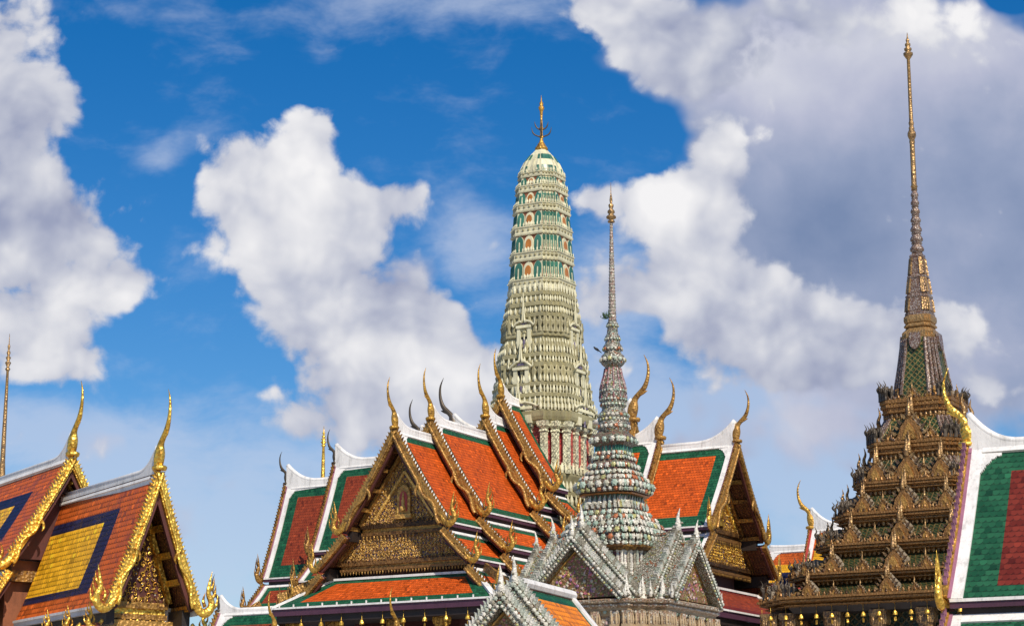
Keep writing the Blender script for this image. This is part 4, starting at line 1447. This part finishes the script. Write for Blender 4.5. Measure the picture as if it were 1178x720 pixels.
# ------------------------------------------------------------------ porcelain gables
def porcelain_board(prof, y0, A, s_=.20):
    mb = MB()
    L = arclen(prof)[-1]
    mb.add(prism_shape(offset_band(prof, .06, -.24), y0 - .14, y0 + .3), 'porcelain', A)
    n = int(L / (s_ * .62))
    Ms, M2, M3 = [], [], []
    for i in range(n):
        d = (i + .5) * L / n
        x, z = prof_at(prof, d)
        nx, nz = normal_at(prof, d)
        Ms.append(A @ T4(x - nx * .02, y0 - .14, z - nz * .02) @ S4(s_ * .75, s_, s_ * .75))
        M3.append(A @ T4(x - nx * .19, y0 - .14, z - nz * .19) @ S4(s_ * .5, s_ * .8, s_ * .5))
        M2.append(A @ T4(x + nx * .05, y0 - .02, z + nz * .05) @ RY(math.atan2(nx, nz) - .55) @ S4(s_ * .8, 1.2, s_ * 1.15))
    mb.rep(FLOWER, 'porcelain flower', M3)
    mb.rep(LEAF, 'white porcelain', M2)
    mb.rep(FLOWER, 'white porcelain', Ms)
    return mb


def porcelain_horn(H, M, mat='white porcelain'):
    mb = MB()
    p, r = smooth_path([(0, .04 * H, -.1 * H), (0, -.02 * H, .12 * H), (0, -.06 * H, .3 * H), (0, -.02 * H, .5 * H), (0, -.06 * H, .72 * H), (0, -.14 * H, 1.0 * H)], [v * H for v in (.12, .15, .12, .09, .06, .006)])
    mb.add(tube_shape(p, r, 8, (1, 0, 0)), mat, M, True)
    p, r = smooth_path([(0, -.10 * H, .28 * H), (0, -.22 * H, .34 * H), (0, -.28 * H, .30 * H)], [.07 * H, .05 * H, .01])
    mb.add(tube_shape(p, r, 6, (1, 0, 0)), mat, M, True)
    mb.rep(FLOWER, 'porcelain flower', [M @ T4(0, -.08 * H, z * H) @ S4(.16 * H) for z in (.05, .42)] + [M @ T4(sg * .08 * H, 0, z * H) @ RZ(sg * pi / 2) @ S4(.16 * H) for z in (.05, .3) for sg in (1, -1)])
    return mb


def porcelain_gable(parent, A, y0, y1, zA, W, H, horn=1.0, panel=True, foot=True, seed=1, roof='porcelain'):
    prof = curve_profile(W, H, zA, 0, .06, 8)
    mb = MB()
    for sg in (1, -1):
        B = A @ (MIR if sg < 0 else I4())
        mb.add(prism_shape(offset_band(prof, -.02, -.16), y0 + .15, y1), roof, B)
    g_ = mb.build('gable_roof', parent)
    for sg in (1, -1):
        B = A @ (MIR if sg < 0 else I4())
        porcelain_board(prof, y0, B).build('bargeboard', g_)
        if foot:
            x, z = prof[-1]
            porcelain_horn(horn * .62, B @ T4(x + .02, y0 - .05, z + .02) @ RZ(pi / 2 * .8)).build('corner_finial', g_)
    porcelain_horn(horn, A @ T4(0, y0 - .05, zA + .02)).build('roof_finial', g_)
    if panel:
        pm = MB()
        yb = y0 + .22
        zb = zA - H
        pm.add(prism_shape([(-W + .22, zb + .02), (W - .22, zb + .02), (0, zA - .42)], yb, yb + .2), 'floral panel', A)
        r = random.Random(seed)
        Ms, M2 = [], []
        for _ in range(150):
            x, z = r.uniform(0, W), r.uniform(zb + .1, zA - .6)
            if z < zA - .62 - (x / (W - .3)) * (H - .62):
                for sg in (1, -1):
                    B = A @ (MIR if sg < 0 else I4())
                    (Ms if r.random() < .4 else M2).append(B @ T4(x, yb - .01, z) @ RY(r.uniform(0, 6)) @ S4(r.uniform(.08, .15)))
        pm.rep(FLOWER, 'blossom', Ms)
        pm.rep(LEAF, 'blossom', [m @ S4(.7, 1, 1.3) for m in M2])
        for sg in (1, -1):
            beam(pm, (0, yb - .02, zA - .50), (sg * (W - .3), yb - .02, zb + .06), .05, .07, 'old gold', A, (0, 1, 0))
        pm.build('pediment', g_)
    return g_


# ------------------------------------------------------------------ porcelain belfry
_b = at(707, 600, 75.0)
BX, BY = _b.x, 75.0
bel = thing('porcelain_belfry', 'belfry crusted with pale porcelain flowers, slim spire in front of the cream tower', 'belfry', (BX, BY, 0), GRID)


def bz(py, px=0): return at(703, py, BY - px * BY / FPX * .9).z


def bpx(px, py): return px * (BY * cos(TILT) + (bz(py) - 1.6) * sin(TILT)) / FPX


QN, QD = 3, .11
QW = redent_width(QN, QD)
HB = 3.0
zc_ = 8.3
mb = MB()
mb.add(redent_loft([(0, HB * 1.15), (.8, HB * 1.15), (.85, HB * 1.0), (zc_ - .55, HB * .95)], QN, QD), 'base mosaic')
mb.add(redent_loft([(zc_ - .56, HB * .96), (zc_ - .40, HB * .97), (zc_ - .38, HB * 1.0), (zc_ - .30, HB * 1.0)], QN, QD), 'tan stone')
mb.add(redent_loft([(zc_ - .31, HB * 1.0), (zc_ - .24, HB * 1.04), (zc_ - .18, HB * 1.04), (zc_ - .16, HB * 1.02), (zc_ - .12, HB * 1.07), (zc_ - .03, HB * 1.08), (zc_, HB * 1.06)], QN, QD), 'base mosaic')
mb.rep(PETAL, 'tan stone', on_outline(QN, QD, HB * 1.03, zc_ - .16, .2, .18, .15, 0))
mb.rep(FLOWER, 'porcelain flower', [T4(x, y, zc_ - .43) @ RZ(a + pi / 2) @ S4(.17, .2, .17) for x, y, a, l in perimeter(QN, QD, HB * .975, .24)])
for sx in range(4):
    M = RZ(sx * pi / 2)
    for x, y in [q for q in redent(QN, QD, HB * .985)[0:7:2]] + [(u * HB, HB * .965) for u in (-.5, -.25, 0, .25, .5)]:
        c_ = M @ T4(x, y, 0)
        mb.box(-.13, .13, -.13, .13, .9, zc_ - .9, 'pink stone', c_)
        mb.box(-.17, .17, -.17, .17, zc_ - 1.0, zc_ - .86, 'tan stone', c_)
        mb.box(-.15, .15, -.15, .15, zc_ - .86, zc_ - .4, 'base mosaic', c_)
        mb.rep(PETAL, 'tan stone', [c_ @ RZ(k * pi / 2) @ T4(dx, -.14, zc_ - .87) @ S4(.2, .3, .40) for k in range(4) for dx in (-.09, .09)])
        mb.rep(FLOWER, 'porcelain flower', [c_ @ RZ(k * pi / 2) @ T4(0, -.13, zc_ - 1.2 - .3 * j) @ S4(.13) for k in range(4) for j in range(4)])
    mb.rep(FLOWER, 'blossom', [M @ T4(u * HB, HB * .955, zc_ - .8 - .28 * j) @ RZ(pi) @ S4(.15) for u in (-.375, -.125, .125, .375) for j in range(6)])
mb.build('base', bel)
for fa, A in enumerate((arm_front, arm_right, arm_back, arm_left)):
    porcelain_gable(bel, A, -HB - .16, -1.6, 10.5, 2.0, 2.12, .72, True, True, fa + 1)
    porcelain_gable(bel, A, -HB + .55, -1.4, 10.88, 2.2, 2.45, .80, False, True, fa + 5)
# corner stupas between the gables
for ca in range(4):
    for q in redent(QN, QD, HB * .93)[0:7:3]:
        M = RZ(ca * pi / 2) @ T4(q[0], q[1], zc_) @ S4(.72)
        m1 = MB()
        m1.add(lathe_shape([(0, .22), (.12, .24), (.16, .17), (.3, .2), (.45, .12), (.6, .13), (.8, .06), (1.15, .01)], 8), 'white porcelain', M, True)
        m1.rep(FLOWER, 'porcelain flower', [M @ T4(.19 * cos(a), .19 * sin(a), .2) @ RZ(a + pi / 2) @ S4(.16) for a in (0, 1.57, 3.14, 4.71)])
        m1.build('corner_finial', bel)
# drum with rosy colonnettes
mb = MB()
mb.add(redent_loft([(zc_ - .02, bpx(62, 690) / QW), (bz(662, 56), bpx(56, 660) / QW), (bz(655, 55), bpx(55, 655) / QW), (bz(632, 55), bpx(55, 632) / QW)], QN, QD), 'rose porcelain')
Ms = []
for x, y, a, l in perimeter(QN, QD, bpx(57, 640) / QW, .26):
    Ms.append(T4(x, y, bz(662, 57)) @ S4(1, 1, bz(631, 57) - bz(662, 57)))
mb.rep(lathe_shape([(0, .07), (.1, .075), (.15, .05), (.45, .07), (.5, .05), (.85, .05), (.92, .08), (1, .09)], 6), 'white porcelain', Ms)
mb.add(redent_loft([(bz(p, w), bpx(w, p) / QW) for p, w in ((633, 58), (631, 63), (628, 66), (626, 66), (625, 60))], QN, QD), 'old gold')
mb.build('drum', bel)


def flower_rows(mb, rows, mats=('porcelain flower',), n=QN, d=QD, rnd_=None, plan='r'):
    for py, px, size, lean in rows:
        if plan == 'r':
            pts_ = perimeter(n, d, bpx(px, py) / QW, size * .98)
        else:
            R_ = bpx(px, py)
            m_ = max(6, int(2 * pi * R_ / (size * .98)))
            pts_ = [(R_ * cos(2 * pi * j / m_), R_ * sin(2 * pi * j / m_), 2 * pi * j / m_, 0) for j in range(m_)]
        Ms = [T4(x, y, bz(py, px)) @ RZ(a + pi / 2 + rnd.uniform(-.12, .12)) @ RX(-lean) @ S4(size * .88, size * .9, size * .88) for x, y, a, l in pts_]
        mb.rep(FLOWER, mats[0], Ms)


mb = MB()
mb.add(redent_loft([(bz(p, w), bpx(w, p) / QW) for p, w in ((626, 62), (622, 63), (618, 63), (612, 60), (606, 57), (600, 53), (594, 47), (590, 42), (586, 38), (583, 37), (580, 37), (579, 33))], QN, QD), 'mixed porcelain')
flower_rows(mb, [(624, 64, .24, -.3), (617, 65, .30, .2), (609, 61, .30, .45), (601, 56, .30, .5), (594, 49.5, .28, .5), (588, 42, .26, .4)])
flower_rows(mb, [(621, 65, .14, 0), (605, 59, .13, .4), (597, 52, .13, .4)], ('white porcelain',))
mb.rep(LEAF, 'porcelain flower', on_outline(QN, QD, bpx(39, 584) / QW, bz(583, 39), .24, .22, .26, 0))
mb.build('flowered_tier', bel)
mb = MB()
mb.add(redent_loft([(bz(p, w), bpx(w, p) / QW) for p, w in ((582, 34), (580, 34.5), (574, 33), (568, 32.5), (566, 37), (564, 41), (560, 44), (555, 45), (551, 44), (548, 39), (545, 34), (541, 30), (537, 27))], QN, QD), 'mixed porcelain')
mb.rep(LEAF, 'white porcelain', on_outline(QN, QD, bpx(34, 575) / QW, bz(580, 34), .2, .26, .36, 0))
mb.rep(LEAF, 'teal glaze', on_outline(QN, QD, bpx(33, 575) / QW, bz(573, 33), .2, .2, .26, 0))
flower_rows(mb, [(577, 35.5, .22, 0), (561, 44.5, .22, -.3), (555, 45.5, .34, .1), (548, 40, .26, .5), (542, 33, .22, .5)])
mb.add(redent_loft([(bz(567, 40), bpx(40, 567) / QW), (bz(565.6, 41), bpx(41.5, 566) / QW)], QN, QD), 'orange glaze')
mb.build('flowered_tier', bel)
mb = MB()
mb.add(redent_loft([(bz(p, w), bpx(w, p) / QW) for p, w in ((543, 29), (540, 29.5), (536, 28), (530, 26), (527, 23.5), (523, 23), (518, 21.5), (512, 20.5), (510, 23), (507, 25.5), (503, 27), (499, 26), (497, 21), (494, 18))], QN, QD), 'mixed porcelain')
flower_rows(mb, [(534, 29, .26, .2), (525, 25, .20, .3), (541, 31, .2, -.2), (504, 26.8, .28, 0), (520, 22.5, .2, .2)])
mb.rep(LEAF, 'teal glaze', on_outline(QN, QD, bpx(21, 514) / QW, bz(518, 21), .16, .18, .26, 0))
mb.build('flowered_tier', bel)
mb = MB()
mb.add(lathe_shape([(bz(p, w), bpx(w, p)) for p, w in ((498, 18), (494, 17), (492, 18.5), (487, 19), (483, 17), (480, 17), (478, 18), (474, 17.5), (471, 14), (468, 13), (465, 14.5), (462, 14.8), (457, 15.5), (448, 15), (440, 13), (432, 10.5), (424, 9), (421, 9),
                                                    (419, 11), (416, 13.5), (411, 14.2), (407, 13), (405, 10), (402, 9.5), (400, 11.2), (397, 11.2), (394, 8.8), (390, 8), (388, 9), (386, 8.8), (383, 6.6), (376, 6), (373, 7), (371, 6.6), (369, 5))], 16), 'porcelain', None, True)
flower_rows(mb, [(489, 18.5, .18, 0), (481, 17, .14, 0), (476, 17.5, .16, .2), (412, 14, .2, .1), (464, 14.6, .13, 0)], plan='c')
flower_rows(mb, [(400, 11, .14, 0), (389, 8.8, .12, 0), (374, 6.8, .1, 0), (458, 15.4, .12, 0), (448, 15, .12, .1), (440, 13, .12, .2)], ('porcelain flower',), plan='c')
for j in range(12):
    a = 2 * pi * j / 12
    mb.add(tube_shape([(bpx(w, p) * cos(a), bpx(w, p) * sin(a), bz(p)) for p, w in ((462, 14.8), (457, 15.6), (448, 15.1), (440, 13.1), (432, 10.6), (424, 9.2))], .035, 5, (0, 0, 1)), 'rose porcelain', None, True)
mb.build('bell', bel)
mb = MB()
pr = []
p_ = 370.0
while p_ > 258:
    f = (370 - p_) / 112
    w = 5.0 * (1 - f) + 1.8 * f
    pr += [(bz(p_), bpx(w * .86, p_)), (bz(p_ - 1.2), bpx(w, p_)), (bz(p_ - 2.4), bpx(w, p_)), (bz(p_ - 3.4), bpx(w * .84, p_))]
    p_ -= 3.7
mb.add(lathe_shape(pr, 10), 'spire chips', None, True)
mb.add(lathe_shape([(bz(p, w), bpx(w, p)) for p, w in ((260, 1.7), (256, 1.6), (255, 4), (253.5, 4.2), (252.5, 2), (250, 5.6), (248, 5.8), (246, 2.5), (244, 4.2), (242, 4.2), (240, 1.8), (237, 3), (235, 3), (234, 1.2), (230, 1.8), (226, 1.2), (222, .5), (210, .2))], 10), 'spire gilt', None, True)
mb.build('spire', bel)

# ------------------------------------------------------------------ small porcelain gate in front
GY = 55.0
_g = at(579, 684, GY)
gate = thing('porcelain_gate', 'small gate roof with flowered porcelain gables and amber tiles, nearest of all, below the belfry', 'gate', (_g.x, GY, 0), R(-22))
gz = _g.z
porcelain_gable(gate, I4(), -.1, 1.0, gz + .05, 1.55, 1.75, .72, True, True, 11)
porcelain_gable(gate, I4(), .85, 1.5, gz + .38, 1.75, 2.0, .72, False, True, 12)
mb = MB()
prf = curve_profile(1.62, 1.9, gz + .38, 0, .06)
Lg = arclen(prf)[-1]
GLEN = 3.6
for sg in (1, -1):
    B = MIR if sg < 0 else I4()

    def pos(u, v, prf=prf):
        x, z = prof_at(prf, v)
        return (x, 1.5 + u, z)
    tile_sheet(mb, B, pos, GLEN, Lg, 'green tile', [(.02, .3, .42, .3, 'amber tile')])
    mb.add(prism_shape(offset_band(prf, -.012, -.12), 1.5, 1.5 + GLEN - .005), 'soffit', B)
    mb.add(prism_shape(offset_band(prf, 0, .07), 1.45 + GLEN - .1, 1.5 + GLEN + .12), 'white plaster', B)
mb.add(tube_shape([(0, 1.45, gz + .44), (0, 1.5 + GLEN + .12, gz + .44)], .15, 8, (1, 0, 0)), 'white plaster')
mb.add(prism_shape([(-1.5, gz - 1.5), (1.5, gz - 1.5), (0, gz + .3)], 1.5 + GLEN - .3, 1.5 + GLEN - .1), 'worn plaster')
mb.build('tiled_roof', gate)
porcelain_horn(.5, T4(1.66, 1.6 + GLEN - .3, gz - 1.5) @ RZ(pi / 2)).build('corner_finial', gate)
mb = MB()
mb.box(-1.3, 1.3, .3, 1.5 + GLEN - .3, 2.6, gz - 1.5, 'pink stone')
mb.box(-1.3, -.7, .3, 1.5 + GLEN - .3, .004, 2.6, 'pink stone')
mb.box(.7, 1.3, .3, 1.5 + GLEN - .3, .004, 2.6, 'pink stone')
mb.build('wall', gate)

# ------------------------------------------------------------------ gilded hall on the left
LY = 70.0
_l = at(182, 532, LY)
lh = thing('gilded_hall', 'golden hall on the left with rust, navy and yellow tiled roofs in two stepped tiers', 'temple', (_l.x, LY, 0), R(34))
sty = dict(board='bright gold', teeth='bright gold', horn='bright gold', naga='bright gold', scroll='bright gold', leaf='gold', ground='dark red paint', cor='old gold', cor2='bright gold', fascia='worn plaster',
           back='worn plaster')
ZN = [(2.3, .02, 1.0, .62, 'navy tile'), (3.35, .02, 1.42, .90, 'yellow tile')]
roof_tier(lh, I4(), 0, 8.3, _l.z, 1.62, 4.5, (), ZN, 'rust tile', sty, 'plain', 1.25, 2.55, 1.35, 21, swoop=.72, d0=1.5, bs=.6, verge=False, rs=.8)
roof_tier(lh, I4(), 7.74, 22, 14.25, 2.35, 3.95, [(2.2, 3.3, 9.62, 1.7)], [(2.3, .2, 1.1, .3, 'navy tile'), (3.5, .2, 1.6, .6, 'yellow tile')], 'rust tile', sty, 'dark', .6, 2.6, 1.5, 22, swoop=.8, d0=1.7, bs=.62, verge=False, rs=.7)
mb = MB()
mb.box(-1.35, 1.35, 1.4, 8.7, .004, 8.0, 'worn plaster')
mb.box(-1.8, 1.8, 8.8, 21.8, .004, 6.99, 'worn plaster')
mb.box(-1.5, 1.5, 1.0, 7.7, 7.2, 7.5, 'old gold')
mb.box(-1.9, 1.9, 8.75, 21.9, 7.0, 10.15, 'brick red')
mb.box(-2.05, 2.05, 8.4, 21.9, 9.35, 9.75, 'old gold')
mb.box(-1.0, 1.0, 1.35, 1.39, .8, 5.5, 'old gold')
mb.build('wall', lh)
mb = MB()
for sg in (1, -1):
    B = MIR if sg < 0 else I4()
    pr2 = curve_profile(3.1, 1.3, 7.3, 1.8, .1)

    def pos(u, v, pr2=pr2):
        x, z = prof_at(pr2, v)
        return (x, .2 + u, z)
    tile_sheet(mb, B, pos, 20, arclen(pr2)[-1], 'rust tile', [(.5, .3, .3, .3, 'navy tile')])
    mb.add(prism_shape(offset_band(pr2, -.012, -.12), .21, 20.19), 'soffit', B)
    for yy in (.35, 2.2, 4.0):
        stamp(NAGA, 'bright gold', B @ T4(1.95, yy, 7.2) @ S4(.8)).build('naga_finial', lh)
mb.build('lower_roof', lh)

# ------------------------------------------------------------------ green-tiled hall at the right edge
RY_ = 58.0
_r = at(1116, 503, RY_)
rh = thing('green_roofed_hall', 'nearest hall at the right edge, green tiled roof with maroon centre and broad white verge', 'temple', (_r.x, RY_, 0), R(-27))
sty2 = dict(board='gold', teeth='mauve paint', horn='bright gold', naga='bright gold', fascia='purple paint', back='mauve paint')
AR = RZ(-pi / 2)                                # gable faces local -X
roof_tier(rh, AR, 0, 16, _r.z, 3.0, 4.45, [(2.85, 4.6, _r.z - .35 - 4.45 - .42, 1.7)], [(1.22, .4, .86, .45, 'maroon tile')], 'green tile', sty2, 'plain', .8, 2.15, 1.35, 31, swoop=.85, d0=1.5, rs=.75)
mb = MB()
mb.box(.7, 16, -2.6, 2.6, .004, 7.2, 'worn plaster')
mb.box(.9, 16, -3.4, 3.4, 4.4, 4.8, 'dark timber')
mb.build('wall', rh)
for x in (1.2, 5, 9, 13):
    mb = MB()
    column(mb, T4(x, -3.9, 0), .28, .01, 4.6, 'white plaster', 'old gold')
    mb.build('column', rh)

# ------------------------------------------------------------------ far halls
FY = 150.0
_f = at(934, 603, FY)
fh = thing('distant_hall', 'distant hall with rust, yellow and navy roof and white ridge behind the dark pavilion', 'temple', (_f.x, FY, 0), R(-30))
roof_tier(fh, AR, 0, 14, _f.z, 3.2, 5.4, (), [(.5, .4, .5, .4, 'yellow tile'), (1.3, .4, 1.2, .8, 'navy tile')], 'rust tile', dict(horn='gold', back='red panel', board='red panel'), 'dark', .6, 3.4, 1.9, 41, swoop=1.3)
mb = MB()
mb.box(.7, 14, -2.6, 2.6, .004, _f.z - 5.5, 'worn plaster')
mb.build('wall', fh)
_f = at(886, 628, 156)
f2 = thing('distant_gallery', 'distant rust and yellow tiled gallery roof left of the hall with the navy roof panel', 'gallery', (_f.x, 156, 0), R(-30))
roof_tier(f2, AR, 0, 4.6, _f.z, 2.6, 4.6, (), [(.3, .2, 1.3, .3, 'yellow tile'), (1.2, .5, 2.0, .6, 'navy tile')], 'rust tile', dict(horn='gold'), 'dark', .6, 0, 1.9, 42, swoop=.1)
mb = MB()
mb.box(.7, 4.6, -2.2, 2.2, .004, _f.z - 4.7, 'worn plaster')
mb.build('wall', f2)
SY = 112.0
_s = at(254, 698, SY)
sh_ = thing('small_gallery', 'low green tiled gallery with white ridge and dark horn finial beside the golden hall', 'gallery', (_s.x, SY, 0), R(-30))
roof_tier(sh_, AR, 0, 4.2, _s.z, 3.0, 4.8, (), [(.9, .4, .8, .8, 'red tile')], 'green tile', dict(horn='dark bronze', naga='gold'), 'dark', .6, 1.9, 1.5, 43, swoop=.8, d0=1.5, rs=.75)
mb = MB()
mb.box(.7, 4.2, -2.4, 2.4, .004, _s.z - 4.9, 'worn plaster')
mb.build('wall', sh_)


def small_gable(px, py, Y, yaw, label, chofa, seed, name='gate_roof', hornmat='gold'):
    c = at(px, py, Y)
    t = thing(name, label, 'gate', (c.x, Y, 0), yaw)
    roof_tier(t, I4(), 0, 3.2, c.z, 1.7, 2.6, (), [(.5, .3, .5, .4, 'orange tile')], 'green tile', dict(horn=hornmat, naga=hornmat), 'dark', .5, chofa, 1.3, seed, swoop=.2, d0=1.0, bs=.7)
    mb = MB()
    mb.box(-1.3, 1.3, .5, 3.2, 2.4, c.z - 2.7, 'worn plaster')
    mb.box(-1.3, -.8, .5, 3.2, .004, 2.4, 'worn plaster')
    mb.box(.8, 1.3, .5, 3.2, .004, 2.4, 'worn plaster')
    mb.build('wall', t)
    return t


small_gable(317, 722, 96, R(-30), 'tip of a low gate roof with gilt finial below the left wing of the cross-shaped hall', 1.75, 51)
small_gable(458, 724, 78, R(-30), 'tip of a low gate roof with slim hooked gilt finial under the central gable', 1.65, 52)


def needle(px_t, py_t, px_b, py_b, Y, w, label, mat):
    c = at(px_b, py_b, Y)
    zt = at(px_t, py_t, Y).z
    t = thing('needle_spire', label, 'spire', (c.x, Y, 0))
    zb = c.z
    n = zt - zb
    mb = MB()
    mb.add(lathe_shape([(zb - n * .35, w * 2.6), (zb - n * .2, w * 2.0), (zb, w * 1.25), (zb + n * .5, w * .85), (zb + n * .70, w * .62), (zb + n * .72, w * 1.3), (zb + n * .735, w * .6), (zb + n * .77, w * 1.5), (zb + n * .785, w * .6),
                        (zb + n * .81, w * 1.3), (zb + n * .825, w * .5), (zb + n * .85, w * 1.0), (zb + n * .87, w * .4), (zb + n * .9, w * .7), (zb + n * .92, w * .25), (zt, .02)], 12), mat, None, True)
    mb.build('spire', t)
    mb = MB()
    z0 = zb - n * .35
    mb.add(lathe_shape([(0.004, w * 16), (z0 * .2, w * 16), (z0 * .22, w * 13), (z0 * .4, w * 12), (z0 * .42, w * 10), (z0 * .7, w * 8.5), (z0 * .82, w * 5), (z0 * .84, w * 5.6), (z0 * .9, w * 5.4), (z0 * .92, w * 3.4), (z0 + .02, w * 2.6)], 20), mat, None, True)
    mb.build('bell', t)


needle(11, 384, 3, 530, 190, .19, 'slim gilded needle spire rising behind the left golden hall', 'spire gilt')
needle(375, 490, 371, 570, 200, .20, 'slim pale gold needle spire behind the left wing of the cross-shaped hall', 'bright gold')

# ------------------------------------------------------------------ bells under the eaves
BELL = lathe_shape([(-.62, .13), (-.60, .13), (-.50, .115), (-.42, .075), (-.38, .03), (-.36, .012), (0, .012)], 8)
LEAFB = box_shape(-.055, .055, -.008, .008, -.92, -.72)


def bells(parent_frame, pts_, label, group):
    first = None
    Mw = parent_frame
    for p in pts_:
        w = Mw @ Vector((*p, 1))
        if first is None:
            mb = MB()
            mb.add(BELL, 'bright gold', None, True)
            mb.add(LEAFB, 'bright gold')
            mb.add(box_shape(-.006, .006, -.006, .006, -.74, -.6), 'bright gold')
            o = first = mb.build('eave_bell', None, w[:3])
        else:
            o = first.copy()
            COL.objects.link(o)
            o.location = w[:3]
        o.rotation_euler[2] = rnd.uniform(0, 3)
        tag(o, label, 'bell', group)


bpy.context.view_layer.update()
zb, zt_, h = lv[0]
pl = []
for fa in (0, 1, 3):
    M = RZ(fa * pi / 2)
    for j in range(16):
        u = -.82 + 1.64 * j / 15
        v = M @ np.array([u * h, -h * .93, zb - .02, 1])
        pl.append(tuple(v[:3]))
bells(mond.matrix_world, pl, 'small gilt bell hanging along the lowest eave of the dark stepped pavilion', 'bells under the eaves of the dark pavilion')
pl = []
for j in range(9):
    pl.append((-5.0 + 10.0 * j / 8 + .12, -16.75, 10.86))
bells(hall.matrix_world, pl, 'small gilt bell hanging along the front eave under the central gable', 'bells under the front eave of the central gable')

# ------------------------------------------------------------------ a bird and a weed on the belfry
mb = MB()
p, r = smooth_path([(0, -.02, .02), (0, .0, .10), (0, .10, .16), (0, .20, .20), (0, .27, .27), (0, .33, .27)], [.012, .05, .085, .07, .048, .006])
mb.add(tube_shape(p, r, 8, (1, 0, 0), .9), 'bird feathers', None, True)
p, r = smooth_path([(0, .04, .12), (0, -.08, .05), (0, -.2, -.04)], [.05, .035, .02])
mb.add(tube_shape(p, r, 6, (1, 0, 0), .6), 'bird feathers', None, True)
for sg in (1, -1): mb.add(tube_shape([(sg * .03, .06, .1), (sg * .03, .07, 0)], .008, 5, (0, 1, 0)), 'bird feathers')
bp = at(688.5, 408, BY)
bird = mb.build('bird', None, (bp.x, BY, bz(405.5) + .02), R(110))
bird.scale = (.62,) * 3
tag(bird, 'small dark bird perched on the flowered ring of the belfry spire', 'bird')
mb = MB()
r = random.Random(5)
for i in range(46):
    a, e, l = r.uniform(0, 2 * pi), r.uniform(.1, 1.3), r.uniform(.08, .27)
    x, y, z = l * cos(a) * cos(e), l * sin(a) * cos(e), l * sin(e)
    mb.add(tube_shape([(0, 0, 0), (x, y, z)], .006, 4, (.3, .2, .9)), 'weed leaf')
    mb.add(LEAF, 'weed leaf', T4(x, y, z) @ RZ(a) @ RX(r.uniform(-1, 1)) @ S4(.06, .04, .09))
wp = at(693, 368, BY)
wd = mb.build('weed', None, (wp.x + .1, BY - .15, wp.z))
tag(wd, 'small green weed sprouting from the belfry spire', 'plant')
